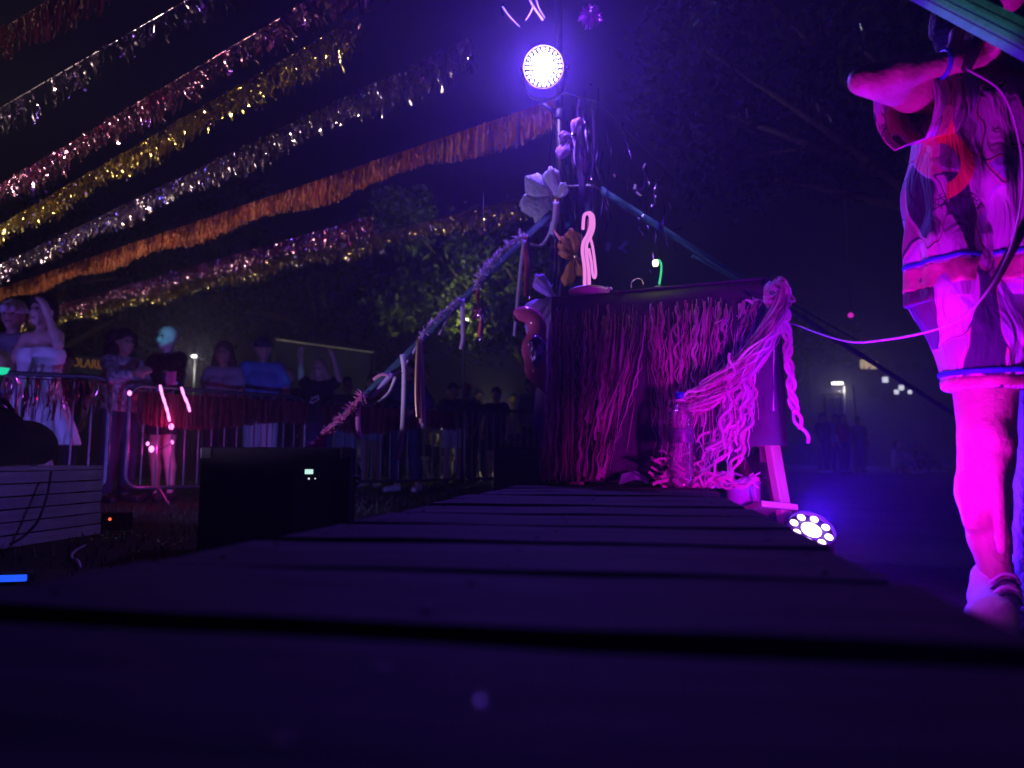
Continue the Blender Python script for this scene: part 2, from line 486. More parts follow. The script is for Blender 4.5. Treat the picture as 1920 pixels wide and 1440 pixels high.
# blades of grass between the walkway and the barriers
nb = 9000
bx = rng.uniform(-5.5, 1.2, nb); by = rng.uniform(2.6, 13.0, nb)
keep = ~((bx > -0.6 + by * 0.15) & (bx < 0.55 + by * 0.15) & (by < 3.4))
bx, by = bx[keep], by[keep]; nb = len(bx)
hh = rng.uniform(0.02, 0.065, nb); an = rng.uniform(0, 6.28, nb); w = rng.uniform(0.004, 0.008, nb)
lean = rng.uniform(-0.03, 0.03, (nb, 2))
Vg = np.zeros((nb, 3, 3))
Vg[:, 0] = np.stack([bx - np.cos(an) * w, by - np.sin(an) * w, np.full(nb, -0.01)], 1)
Vg[:, 1] = np.stack([bx + np.cos(an) * w, by + np.sin(an) * w, np.full(nb, -0.01)], 1)
Vg[:, 2] = np.stack([bx + lean[:, 0], by + lean[:, 1], hh], 1)
grass = link('grass', np_mesh('grass', Vg.reshape(-1, 3), np.arange(nb * 3).reshape(-1, 3)),
             M('grass blade', (0.06, 0.085, 0.03), 0.8, var=0.5, scale=3))
tag(grass, 'short dark grass in front of the crowd barriers', 'grass', kind='stuff')

# ------------------------------------------------------------------ deck: walkway of pallets, planks across
A10 = R(10.0)
deck = empty('pallet_walkway', (0, 0, 0), -A10)
tag(deck, 'low wooden walkway of wide planks running up to the pink table', 'walkway')
# deck frame: local y runs along the walkway, local x across it
V0, V1 = -0.484, 0.220
pitch = 0.236
gap = 0.032
u0 = 0.404 / math.cos(A10) + 0.02
for k in range(-3, 11):
    ua = u0 + k * pitch + gap / 2
    ub = u0 + (k + 1) * pitch - gap / 2
    uc = (ua + ub) / 2
    if uc > 3.0: break
    bm = bmesh.new(); bmesh.ops.create_cube(bm, size=1)
    j0, j1 = random.uniform(-0.014, 0.014), random.uniform(-0.014, 0.014)
    for v in bm.verts:
        v.co = Vector(((V0 + j0) if v.co.x < 0 else (V1 + j1), v.co.y * (ub - ua), v.co.z * 0.022))
    bmesh.ops.subdivide_edges(bm, edges=[e for e in bm.edges if abs(e.verts[0].co.x - e.verts[1].co.x) > 0.3], cuts=7, use_grid_fill=True)
    for v in bm.verts:
        v.co.z += 0.0009 * math.sin(v.co.x * 9 + k * 2.1) + 0.0006 * math.sin(v.co.x * 23 + k)
        v.co.y += 0.0012 * math.sin(v.co.x * 6 + k * 1.3) * (1 if v.co.y > 0 else 0.6)
    bmesh.ops.bevel(bm, geom=[e for e in bm.edges if len(e.link_faces) == 2 and e.calc_face_angle(0) > 0.8], offset=0.003, segments=2, affect='EDGES')
    me = bpy.data.meshes.new('plank'); bm.to_mesh(me); bm.free()
    o = link('plank', me, MT['deck'], deck)
    o.location = (0, uc, DECK_Z - 0.0135 + random.uniform(-0.0015, 0.0015))
    o.rotation_euler = (random.uniform(-0.004, 0.004), random.uniform(-0.003, 0.003), random.uniform(-0.006, 0.006))
scr = lathe_mesh('screw', [(0.0045, 0), (0.0045, 0.0012), (0.0015, 0.0016), (0.001, 0.0004)], 8)
for pk in [c for c in deck.children if c.name.startswith('plank')]:
    for x in (V0 + 0.055, (V0 + V1) / 2, V1 - 0.055):
        for y in (-0.055, 0.055):
            q = link('screw', scr, MT['blackplastic'], pk); q.location = (x + random.uniform(-.012, .012), y + random.uniform(-.012, .012), 0.0112)
st = box_mesh('stringer', 0.1, 3.55, 0.024, 0.003)
blk = box_mesh('block', 0.1, 0.12, 0.078, 0.004)
for lv in (0.0, 0.146):
    for x in (V0 + 0.055, (V0 + V1) / 2, V1 - 0.055):
        o = link('stringer', st, MT['deck_side'], deck); o.location = (x, 1.2, lv + 0.001)
        o = link('stringer', st, MT['deck_side'], deck); o.location = (x, 1.2, lv + 0.107)
        for y in np.linspace(-0.48, 2.86, 8):
            o = link('block', blk, MT['deck_side'], deck); o.location = (x, y, lv + 0.027)

# ------------------------------------------------------------------ trees
def leaf_crown(name, blobs, n, size, mat, seed, parent):
    g = np.random.default_rng(seed)
    cs = np.array([b[0] for b in blobs], float); rs = np.array([b[1] for b in blobs], float)
    pr = rs ** 2 / (rs ** 2).sum()
    which = g.choice(len(blobs), n, p=pr)
    # leaf clumps: leaves gather round twig ends
    twigs = n // 14
    tw = g.choice(len(blobs), twigs, p=pr)
    d = g.normal(size=(twigs, 3)); d /= np.linalg.norm(d, axis=1)[:, None]
    tp = cs[tw] + d * (rs[tw] * g.uniform(0.35, 1.0, twigs) ** 0.6)[:, None] * np.array([1, 1, 0.75])
    ti = g.integers(0, twigs, n)
    pos = tp[ti] + g.normal(size=(n, 3)) * size * 1.7
    a = g.normal(size=(n, 3)); a /= np.linalg.norm(a, axis=1)[:, None]
    b = np.cross(a, g.normal(size=(n, 3))); b /= np.linalg.norm(b, axis=1)[:, None]
    L = size * g.uniform(0.6, 1.3, n)[:, None]; W = L * 0.42
    Vv = np.stack([pos - a * L, pos - b * W, pos + a * L, pos + b * W], 1).reshape(-1, 3)
    return link(name, np_mesh(name, Vv, np.arange(n * 4).reshape(-1, 4)), mat, parent)
def tree(label, base, H, crown, n, leaf, mat, seed, trunk_r=0.18, lean=(0, 0)):
    t = empty('tree', base)
    tag(t, label, 'tree', 'trees around the lawn')
    top = Vector((lean[0], lean[1], H * 0.62))
    pts = catmull([(0, 0, -0.1), (lean[0] * 0.2 + 0.06, lean[1] * 0.2, H * 0.2), (lean[0] * 0.6 - 0.05, lean[1] * 0.6, H * 0.42), top], 5)
    rs = [trunk_r * (1.25 if i == 0 else 1) * (1 - 0.6 * i / (len(pts) - 1)) for i in range(len(pts))]
    tr = link('trunk', tube_mesh('trunk', pts, rs, 10), MT['bark'], t)
    g = random.Random(seed)
    for c, r in crown[:7]:
        s = pts[g.randint(len(pts) // 2, len(pts) - 1)]
        e = Vector(c)
        mid = (s + e) / 2 + Vector((g.uniform(-.2, .2), g.uniform(-.2, .2), g.uniform(0, .3)))
        lp = catmull([s, mid, e], 4)
        link('limb', tube_mesh('limb', lp, [trunk_r * 0.4 * (1 - 0.8 * i / (len(lp) - 1)) for i in range(len(lp))], 6), MT['bark'], tr)
    leaf_crown('crown', crown, n, leaf, mat, seed, t)
    return t
MT['leaf'] = M('green leaf', (0.075, 0.10, 0.03), 0.6, var=0.45, scale=2.0, trans=0.35)
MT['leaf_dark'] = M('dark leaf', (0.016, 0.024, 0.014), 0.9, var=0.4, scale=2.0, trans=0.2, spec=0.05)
def blobs(seed, n, spread, r, cz):
    g = random.Random(seed); out = []
    for i in range(n):
        out.append(((g.uniform(-1, 1) * spread[0], g.uniform(-1, 1) * spread[1], cz + g.uniform(-1, 1) * spread[2]), g.uniform(*r)))
    return out
tree('leafy tree lit yellow-green from below, behind the ribbon-hung strap', (0.75, 13.6, 0), 5.0, [((c[0] - 1.75, c[1] - 0.7, c[2]), r) for c, r in blobs(3, 13, (1.75, 1.2, 0.95), (0.45, 0.85), 3.55)], 9500, 0.075, MT['leaf'], 3, 0.16, (-0.4, -0.2))
tree('tall dark tree behind the crowd left of the lit tree', (-5.5, 21.0, 0), 9, blobs(5, 14, (3.6, 2, 1.9), (0.9, 1.6), 5.3), 5000, 0.14, MT['leaf_dark'], 5, 0.28)
tree('dark tree at the far left behind the raised arms', (-12.5, 20.0, 0), 9, blobs(6, 14, (3.6, 2, 1.9), (0.9, 1.6), 5.2), 5000, 0.14, MT['leaf_dark'], 6, 0.28)
tree('dim tree whose leaves overhang the top right beside the person', (6.4, 8.6, 0), 6.5, [((c[0] - 2.2, c[1], c[2]), r) for c, r in blobs(8, 15, (2.1, 1.6, 0.9), (0.5, 0.9), 5.2)], 9000, 0.085, MT['leaf_dark'], 8, 0.2, (-0.8, -0.4))
tree('far dark tree right of the lamp post', (12.0, 34.0, 0), 9, blobs(9, 12, (3.6, 2, 1.8), (0.9, 1.7), 5.6), 4000, 0.16, MT['leaf_dark'], 9, 0.3)

# ------------------------------------------------------------------ far background at the right: building, lamp post, pole, lit board
MT['far_wall'] = M('grey render wall', (0.10, 0.10, 0.11), 0.9, var=0.3, scale=0.7)
MT['win_lit'] = EM('lit window', (1.0, 0.72, 0.42), 0.75)
MT['win_cool'] = EM('lit cool window', (0.8, 0.82, 1.0), 1.5)
MT['win_dark'] = M('dark pane', (0.02, 0.02, 0.025), 0.1, var=0)
bl = empty('far_building', (26.5, 48.0, 0), R(-8))
tag(bl, 'dark distant building with a few lit windows behind the person', 'building')
link('wall', box_mesh('wall', 15.0, 8.0, 8.2), MT['far_wall'], bl)
rf = link('roof', box_mesh('roof', 15.6, 8.6, 0.35, 0.03), MT['far_wall'], bl); rf.location = (0, 0, 8.2)
wf = box_mesh('window', 1.0, 0.1, 1.0, 0.01); wp = box_mesh('pane', 0.8, 0.02, 0.8)
for (px, py, lit, s) in ((1622, 683, 'win_lit', 0.7), (1638, 685, 'win_lit', 0.55), (1660, 712, 'win_cool', 0.42), (1690, 727, 'win_cool', 0.38), (1681, 735, 'win_cool', 0.33), (1706, 735, 'win_cool', 0.28),
                         (1655, 685, None, 0.8), (1690, 690, None, 0.8), (1720, 690, None, 0.8), (1745, 700, None, 0.8), (1640, 735, None, 0.8), (1730, 735, None, 0.8), (1665, 745, None, 0.8)):
    d = ray(px, py); o_ = Vector((0, 0, CAM_Z))
    Wm = Matrix.Translation(bl.location) @ Matrix.Rotation(R(-8), 4, 'Z')
    Wi = Wm.inverted(); ol = Wi @ o_; dl = Wi.to_3x3() @ d
    t_ = (-4.06 - ol.y) / dl.y; q = ol + dl * t_
    w_ = link('window', wf, MT['far_wall'], bl); w_.location = (q.x, -4.0, q.z - 0.5 * s); w_.scale = (s, 1, s)
    p_ = link('pane', wp.copy(), MT[lit] if lit else MT['win_dark'], w_); p_.location = (0, -0.055, 0.1)

lp = empty('lamp_post', tuple(G(1592, 884)[:2]) + (0,))
D_lp = 30.0
b_ = P(1583, 720, D_lp); lp.location = (b_.x, D_lp, 0)
tag(lp, 'distant street lamp with a short glowing white head behind the table', 'lamp post')
hgt = b_.z
link('pole', tube_mesh('pole', [(0, 0, 0), (0, 0, hgt - 0.1), (-0.05, 0, hgt + 0.04)], [0.06, 0.045, 0.04], 8), MT['steel'], lp)
link('arm', tube_mesh('arm', [(0, 0, hgt), (-0.5, 0, hgt + 0.06)], 0.03, 6), MT['steel'], lp)
hd = link('lamp_head', box_mesh('lamp_head', 0.46, 0.2, 0.08, 0.02), MT['black'], lp); hd.location = (-0.3, -0.02, hgt + 0.07)
ln = link('lens', box_mesh('lens', 0.42, 0.18, 0.09, 0.02), EM('street lamp lens', (1, 0.98, 0.9), 6.0), lp); ln.location = (-0.3, -0.03, hgt - 0.02)
point('light', (b_.x - 0.3, D_lp - 0.3, hgt - 0.3), 60, (1.0, 0.93, 0.8), 0.1, lp)
fp = P(1600, 727, 25.0); fp2 = P(1613, 850, 25.0)
fpo = empty('flag_pole', (fp2.x, 25.0, 0)); tag(fpo, 'thin pale pole leaning slightly beside the distant street lamp', 'pole')
link('pole', tube_mesh('pole', [(0.02, 0, 0), (fp.x - fp2.x, 0, fp.z)], [0.045, 0.03], 8), MT['steel'], fpo)
fc = link('finial', lathe_mesh('finial', [(0.02, 0), (0.05, 0.03), (0.05, 0.06), (0.01, 0.1)], 8), MT['steel'], fpo); fc.location = (fp.x - fp2.x, 0, fp.z)
# lit notice board below the street lamp
kb = P(1563, 788, 28.5)
kx = empty('notice_board', (kb.x, 28.5, 0), R(6)); tag(kx, 'upright notice board with a pale lit sheet under the street lamp', 'board')
bw, bh = 0.62, 0.92
z0 = kb.z - 0.05
link('frame', join_meshes('frame', [(box_mesh('a', 0.06, 0.06, z0 + bh + 0.1, 0.005), Matrix.Translation((-bw / 2 - 0.03, 0, 0))),
                                     (box_mesh('b', 0.06, 0.06, z0 + bh + 0.1, 0.005), Matrix.Translation((bw / 2 + 0.03, 0, 0))),
                                     (box_mesh('c', bw + 0.2, 0.08, 0.07, 0.005), Matrix.Translation((0, 0.002, z0 + bh + 0.1)))]), MT['black'], kx)
sh = link('sheet', box_mesh('sheet', bw, 0.02, bh), M('cream sheet', (0.75, 0.68, 0.55), 0.8, var=0.1), kx); sh.location = (0, 0, z0)
link('strut', tube_mesh('strut', [(-0.06, -0.05, z0 + bh), (0.05, -0.05, z0)], 0.025, 6), MT['black'], kx)

# ================================================================== LAMPS
def disc_frame(loc, target):
    """object matrix whose local +Z looks at target"""
    loc = Vector(loc)
    return (Vector(target) - loc).to_track_quat('Z', 'Y').to_euler()
def par_head(name, label, loc, target, rad, leds, depth=0.16, bracket=True, lit=None):
    o = empty(name, loc); o.rotation_euler = disc_frame(loc, target)
    tag(o, label, 'lamp', 'stage lamps')
    link('housing', lathe_mesh('housing', [(0.001, -depth), (rad * 0.6, -depth), (rad * 0.8, -depth * 0.8), (rad * 0.97, -depth * 0.35), (rad * 1.05, -0.02), (rad * 1.08, 0.012), (rad * 1.03, 0.014), (rad * 1.0, -0.006), (0.001, -0.006)], 36), MT['black'], o)
    link('face_plate', lathe_mesh('face_plate', [(0.001, -0.005), (rad * 0.99, -0.005), (rad * 0.99, -0.001), (0.001, -0.001)], 36), MT['blackplastic'], o)
    cache = {}
    for (x, y, r) in leds:
        key = round(r, 4)
        if key not in cache:
            cache[key] = lathe_mesh('led_lens', [(r, 0.0), (r, 0.003), (r * 0.8, 0.006), (r * 0.4, 0.0075), (0.0005, 0.008)], 14)
        l = link('led_lens', cache[key], lit or MT['led_white'], o); l.location = (x, y, 0)
    if bracket:
        pts = [(rad * 1.12, 0, -depth * 0.4), (rad * 1.16, -rad * 0.5, -depth * 0.45), (rad * 0.9, -rad * 1.25, -depth * 0.5), (0, -rad * 1.5, -depth * 0.5), (-rad * 0.9, -rad * 1.25, -depth * 0.5), (-rad * 1.16, -rad * 0.5, -depth * 0.45), (-rad * 1.12, 0, -depth * 0.4)]
        link('bracket', tube_mesh('bracket', catmull(pts, 4), 0.007, 6), MT['black'], o)
        kn = lathe_mesh('knob', [(0.012, 0), (0.016, 0.006), (0.014, 0.02), (0.002, 0.024)], 10)
        for s in (-1, 1):
            k = link('knob', kn, MT['blackplastic'], o); k.location = (s * rad * 1.1, 0, -depth * 0.4); k.rotation_euler = (0, s * R(90), 0)
    return o
# --- the bright lamp on the pole
L1 = P(1019, 126, 3.7)
leds = []
for ring, n_led, rad_led in ((0.052, 13, 0.0085), (0.072, 18, 0.0078), (0.091, 24, 0.0062)):
    for k in range(n_led):
        a = 2 * math.pi * (k + 0.5 * (n_led % 4)) / n_led
        leds.append((ring * math.cos(a), ring * math.sin(a), rad_led))
for q in range(-2, 3):
    for r_ in range(-2, 3):
        if abs(q + r_) <= 2: leds.append((0.0175 * (q + r_ / 2), 0.0175 * r_ * 0.866, 0.0088))
tgt1 = Vector((-0.25, 0.0, 0.95))
lamp1 = par_head('stage_lamp', 'blindingly bright white many-LED lamp high on the pole behind the table', L1, tgt1, 0.103, leds, lit=EM('lit white led array', (1.0, 0.97, 0.98), 12.0))
link('glass', lathe_mesh('glass', [(0.056, 0.009), (0.05, 0.0105), (0.03, 0.0125), (0.001, 0.0135)], 24), EM('lit lamp core', (1.0, 0.97, 1.0), 14.0), lamp1).scale = (0.9, 1.15, 1)
n1 = (tgt1 - L1).normalized()
spot('light', L1 + n1 * 0.06, tgt1, 146.0, (0.08, 0.0, 1.0), 175, 0.9, 0.07, lamp1)
point('light', L1 + n1 * 0.05 + Vector((0, 0, 0.0)), 44.0, (0.40, 0.21, 1.0), 0.05, lamp1)

# --- the floor lamp right of the walkway
L2 = P(1521, 994, 2.5)
n2 = Vector((0.10, -0.66, 0.75)).normalized()
leds2 = [(0, 0, 0.034)] + [(0.058 * math.cos(R(45 * k + 10)), 0.058 * math.sin(R(45 * k + 10)), 0.0135) for k in range(8)]
lamp2 = par_head('stage_lamp', 'floor lamp of one large and several small round lights, glowing blue', L2, L2 + n2, 0.074, leds2, 0.14, lit=EM('lit violet led', (0.95, 0.72, 1.0), 5.0))
spot('light', L2 + n2 * 0.05, L2 + n2 + Vector((0.35, 0, 0)), 92.0, (0.035, 0.0, 1.0), 165, 0.9, 0.06, lamp2)
point('light', L2 + n2 * 0.06, 7.0, (0.25, 0.02, 1.0), 0.04, lamp2)
# --- assumed magenta lamps, one on a stand off-frame, one hidden beside the walkway
def stand_for(lamp, L):
    std = (Matrix.Translation(L) @ lamp.rotation_euler.to_matrix().to_4x4()).inverted()
    link('stand', tube_mesh('stand', [std @ Vector((L.x, L.y - 0.06, 0.0)), std @ Vector((L.x, L.y - 0.06, L.z - 0.08))], 0.014, 8), MT['black'], lamp)
small = [(0.03 * math.cos(R(60 * k)), 0.03 * math.sin(R(60 * k)), 0.012) for k in range(6)] + [(0, 0, 0.012)]
MAG = EM('lit magenta led', (1.0, 0.35, 0.9), 4.0)
L3 = Vector((0.92, 0.92, 0.38)); t3 = Vector((0.83, 2.6, 0.40))
assumed_lamp3 = par_head('stage_lamp', 'assumed magenta lamp, unseen on a short stand right of the camera, aimed at the table corner', L3, t3, 0.088, leds2, 0.14, lit=MAG)  # assumed off-frame source for the magenta light on the streamers
spot('light', L3 + (t3 - L3).normalized() * 0.05, t3, 140.0, (0.92, 0.0, 0.95), 37, 1.0, 0.05, assumed_lamp3); stand_for(assumed_lamp3, L3)
L4 = Vector((0.60, 1.50, 0.13)); t4 = Vector((1.25, 1.95, 1.05))
assumed_lamp4 = par_head('stage_lamp', 'assumed magenta floor lamp, hidden beside the walkway, aimed up at the person', L4, t4, 0.06, small, 0.10, lit=MAG)  # assumed lamp, out of sight behind the deck edge, lights the person magenta
spot('light', L4 + (t4 - L4).normalized() * 0.05, t4, 58.0, (0.68, 0.0, 1.0), 130, 0.9, 0.05, assumed_lamp4)

# --- blue batten at the lower left corner
bb = G(5, 1081, 0.03)
bat = empty('led_batten', (bb.x - 0.05, bb.y, 0.0), R(12)); tag(bat, 'blue glowing LED bar lying on the grass at the left edge', 'lamp')
link('housing', box_mesh('housing', 0.26, 0.05, 0.035, 0.006), MT['black'], bat).location = (0, 0.02, 0.004)
ln = link('lens', box_mesh('lens', 0.24, 0.012, 0.022, 0.004), EM('lit blue led bar', (0.015, 0.09, 1.0), 1.2), bat); ln.location = (0, -0.008, 0.012)
# --- unseen floor lamps, added or assumed to light crowd and ribbons
small = [(0.03 * math.cos(R(60 * k)), 0.03 * math.sin(R(60 * k)), 0.012) for k in range(6)] + [(0, 0, 0.012)]
def added_floor_spot(label, L, t, power, col, cone, blend, lit):
    o = par_head('stage_lamp', label, L, t, 0.06, small, 0.12, lit=lit)
    spot('light', L + (t - L).normalized() * 0.05, t, power, col, cone, blend, 0.03, o); return o
TUR = EM('lit turquoise led', (0.1, 0.8, 1.0), 3.0)
added_floor_spot('assumed small turquoise spot lamp, unseen on the grass beyond the left edge, aimed at the bald head', Vector((-1.75, 2.2, 0.16)), P(309, 622, 7.3), 900.0, (0.03, 0.40, 0.7), 2.6, 0.4, TUR)  # assumed lamp, unseen, put here to light the bald head turquoise
added_floor_spot('added second turquoise spot lamp, unseen beyond the left edge, aimed at the raised arms', Vector((-1.60, 2.0, 0.16)), P(560, 700, 9.0), 330.0, (0.02, 0.30, 0.7), 1.7, 0.6, TUR)  # extra spot added to tint the raised arm turquoise
added_floor_spot('added blue floor lamp, unseen beyond the left edge, washing over the crowd', Vector((-4.9, 3.4, 0.35)), Vector((-2.6, 8.2, 1.2)), 120.0, (0.20, 0.10, 1.0), 84, 0.8, EM('lit blue led', (0.2, 0.2, 1.0), 3.0))  # added blue wash, set where it misses the white pallets

added_floor_spot('added blue floor lamp hidden on the grass behind the black speaker, washing the crowd', Vector((-0.92, 3.95, 0.3)), Vector((-3.4, 8.5, 1.25)), 170.0, (0.16, 0.13, 1.0), 80, 0.7, EM('lit blue wash led', (0.2, 0.2, 1.0), 3.0))  # hidden lamp added because the crowd stayed too dark
added_floor_spot('added small lilac floor lamp, unseen beyond the left edge, aimed at the ribbons and flowers', Vector((-1.95, 2.3, 0.22)), Vector((-0.30, 3.6, 1.32)), 110.0, (0.62, 0.42, 1.0), 44, 0.8, EM('lit lilac led', (0.7, 0.5, 1.0), 3.0))  # unseen lamp added to brighten the ribbons and the white flower
# --- warm flood on an off-frame mast, added to make the foil glitter
MX, MY = -7.0, 3.6
mast = empty('added_flood_mast', (MX, MY, 0)); tag(mast, 'added warm floodlight on an unseen mast beyond the left edge, raking the foil garlands', 'lamp')
link('mast', tube_mesh('mast', [(0, 0, 0), (0, 0, 2.1)], [0.05, 0.04], 8), MT['steel'], mast)
hd = link('lamp_head', box_mesh('lamp_head', 0.36, 0.14, 0.26, 0.02), MT['black'], mast); hd.location = (0, 0.0, 1.98); hd.rotation_euler = (R(30), 0, R(-40))
ln = link('lens', box_mesh('lens', 0.3, 0.01, 0.2), EM('lit flood lens', (1, 0.85, 0.6), 5.0), mast); ln.location = (0.03, 0.05, 2.06); ln.rotation_euler = (R(30), 0, R(-40))
faz = R(43); fdir = Vector((math.sin(faz), math.cos(faz), 0))
flo = Vector((MX, MY, 2.2)) + fdir * 0.12
for el_, zs in ((23.6, 2.25), (8.4, 2.15)):
    d_ = link('beam_flag', box_mesh('beam_flag', 1.6, 0.55, 0.006, origin='mid'), MT['black'], mast)  # plate added to keep the flood beam off the sky and crowd
    d_.rotation_euler = Euler((R(el_), 0, -faz), 'XYZ')
    d_.location = fdir * (0.14 + 0.275 * math.cos(R(el_))) + Vector((0, 0, zs + 0.275 * math.sin(R(el_))))
spot('light', flo, flo + fdir * 4 + Vector((0, 0, 0.95)), 720.0, (1.0, 0.80, 0.66), 130, 0.15, 0.04, mast)
h2 = link('lamp_head', box_mesh('lamp_head', 0.16, 0.12, 0.12, 0.02), MT['black'], mast); h2.location = (0.2, -0.12, 1.7); h2.rotation_euler = (R(-14), 0, R(-58))  # second head, added only to light the near strap
l2_ = link('lens', box_mesh('lens', 0.1, 0.01, 0.08), EM('lit cool lens', (0.7, 1.0, 1.0), 4.0), mast); l2_.location = (0.26, -0.13, 1.74); l2_.rotation_euler = (R(-14), 0, R(-58))
spot('light', (MX + 0.4, MY - 0.2, 1.76), P(1860, 30, 1.33), 500.0, (0.55, 1.0, 1.0), 2.6, 0.6, 0.03, mast)

# --- small lit lamps far behind the barriers
def far_lamp(px, py, D, label, s=0.12, power=0, col=(1, 0.95, 0.85), e=5.0):
    p = P(px, py, D)
    o = empty('lamp_post', (p.x, p.y, 0)); tag(o, label, 'lamp post', 'small lamps behind the crowd')
    link('pole', tube_mesh('pole', [(0, 0.05, 0), (0, 0.05, p.z)], 0.03, 6), MT['black'], o)
    h_ = link('lamp_head', box_mesh('lamp_head', s * 1.3, 0.1, s * 0.25, 0.005), MT['black'], o); h_.location = (0, 0.02, p.z + s * 0.25)
    l_ = link('lens', lathe_mesh('lens', [(s * 0.2, -s * 0.25), (s * 0.5, -s * 0.1), (s * 0.5, s * 0.1), (s * 0.2, s * 0.25)], 10), EM('far lamp lens', col, e), o); l_.location = (0, 0, p.z)
    if power: point('light', (p.x, p.y - 0.1, p.z - 0.15), power, col, 0.06, o)
    return o
far_lamp(364, 668, 14.0, 'small white lamp glowing between the heads left of the blue shirt', 0.11, 18)
far_lamp(941, 782, 16.0, 'small white lamp on a post behind the far barrier', 0.13, 48, (1.0, 0.93, 0.55))
def pendant(px, py, D, label, r, col, e, power=0):
    p = P(px, py, D)
    o = empty('lantern', p); tag(o, label, 'lantern')
    link('globe', lathe_mesh('globe', [(r * math.sin(a) + 0.0005, -r * math.cos(a)) for a in np.linspace(0, math.pi, 9)], 12), EM('lit globe', col, e), o)
    link('cord', tube_mesh('cord', [(0, 0, r), (0.02, 0.03, 4.4 - p.z)], 0.004, 5), MT['black'], o)
    return o
pendant(1595, 591, 8.2, 'tiny pink glowing lantern hanging below the tree', 0.03, (0.75, 0.02, 0.6), 0.9)

# ================================================================== POLE BEHIND THE TABLE
pb = P(1050, 400, 3.85)
pole = empty('lamp_pole', (pb.x, 3.85, 0)); tag(pole, 'black steel pole behind the table, hung with foil and flowers', 'pole')
link('shaft', tube_mesh('shaft', [(0, 0, 0), (0, 0, 3.75)], 0.022, 12), MT['black'], pole)
link('shaft', tube_mesh('shaft', [(0.125, 0.05, 0), (0.125, 0.05, 2.2)], 0.018, 12), MT['black'], pole)
link('base_plate', lathe_mesh('base_plate', [(0.26, 0.0), (0.26, 0.012), (0.05, 0.03), (0.04, 0.05)], 24), MT['black'], pole)
for z in (0.9, 1.6, 2.15):
    link('cross_tube', tube_mesh('cross_tube', [(0, 0, z), (0.125, 0.05, z)], 0.01, 8), MT['black'], pole)
lk = lathe_mesh('clamp', [(0.03, 0), (0.034, 0.01), (0.034, 0.05), (0.03, 0.06)], 12)
c_ = link('clamp', lk, MT['black'], pole); c_.location = (0, 0, L1.z - 0.22)
link('lamp_arm', tube_mesh('lamp_arm', [(0, 0, L1.z - 0.19), (L1.x - pb.x, -0.06, L1.z - 0.16)], 0.011, 8), MT['black'], pole)

# ================================================================== TABLE
TA, TB = Vector((0.168, 3.0, 0)), Vector((0.952, 2.66, 0))
tdir = (TB - TA).normalized(); taway = Vector((-tdir.y, tdir.x, 0)); tlen = (TB - TA).length
TZ = 1.088; TDEP = 0.55
table = empty('draped_table', TA, math.atan2(tdir.y, tdir.x)); tag(table, 'high trestle table under a dark purple cloth at the end of the walkway', 'table')
# local: x along the front, y away from the camera
o = link('tabletop', box_mesh('tabletop', tlen - 0.01, TDEP - 0.01, 0.03, 0.004), MT['legwood'], table); o.location = (tlen / 2, TDEP / 2, TZ - 0.036)
def cloth(name, path, ztop, zbot, seed, fold=0.012):
    g = random.Random(seed); V = []; Fq = []
    n = len(path); m = 14
    for i, (p, nrm) in enumerate(path):
        t = i / (n - 1)
        zb = zbot(t)
        for j in range(m + 1):
            w = j / m
            a = fold * w ** 0.7 * (math.sin(i * 0.75 + seed) * 0.6 + math.sin(i * 0.31 + 2 * seed) + 0.4 * math.sin(i * 1.7 + w * 2))
            q = Vector(p) + Vector(nrm) * (0.004 + a * 0.6 + 0.012 * w)
            V.append((q.x, q.y, ztop - (ztop - zb) * w))
    for i in range(n - 1):
        for j in range(m):
            k = i * (m + 1) + j
            Fq.append((k, k + 1, k + m + 2, k + m + 1))
    me = pydata(name, V, Fq, True)
    bm = bmesh.new(); bm.from_mesh(me); bmesh.ops.recalc_face_normals(bm, faces=bm.faces[:]); bmesh.ops.solidify(bm, geom=bm.faces[:], thickness=0.002); bm.to_mesh(me); bm.free()
    return me
path = []
for y in np.linspace(TDEP, 0.0, 14): path.append(((0, y, 0), (-1, 0, 0)))
for x in np.linspace(0.0, tlen, 40): path.append(((x, 0, 0), (0, -1, 0)))
for y in np.linspace(0.0, TDEP, 14): path.append(((tlen, y, 0), (1, 0, 0)))
cl = link('cloth', cloth('cloth', path, TZ - 0.002, lambda t: 0.328 + 0.14 * min(1, max(0, (t - 0.55) / 0.2)), 2), MT['tablecloth'], table)
ct = link('cloth_top', box_mesh('cloth_top', tlen + 0.012, TDEP + 0.012, 0.008, 0.003), MT['tablecloth'], table); ct.location = (tlen / 2, TDEP / 2, TZ - 0.005)
# splayed trestle legs
def beam(name, a, b, w, d, mat, parent):
    a, b = Vector(a), Vector(b); L = (b - a).length
    o = link(name, box_mesh(name, w, d, L, 0.003), mat, parent)
    o.location = a; o.rotation_euler = (b - a).to_track_quat('Z', 'Y').to_euler(); return o
Wt = Matrix.Translation(table.location) @ Matrix.Rotation(table.rotation_euler.z, 4, 'Z'); Wti = Wt.inverted()
legtop = Wti @ P(1449, 815, 2.70); legbot = Wti @ P(1476, 985, 2.66)
dirl = (legbot - legtop); k0 = (0.0 - legtop.z) / dirl.z
foot = legtop + dirl * k0; head = legtop + dirl * ((1.04 - legtop.z) / dirl.z); head.x -= 0.02; head.y += 0.015
beam('leg', foot, head, 0.055, 0.03, MT['legwood'], table)
beam('leg', (tlen - 0.07, TDEP + 0.06, 0), (tlen - 0.09, TDEP - 0.06, 1.04), 0.055, 0.03, MT['legwood'], table)
beam('leg', (0.07, 0.06, 0), (0.09, 0.1, 1.04), 0.055, 0.03, MT['legwood'], table)
beam('leg', (0.07, TDEP + 0.06, 0), (0.09, TDEP - 0.06, 1.04), 0.055, 0.03, MT['legwood'], table)
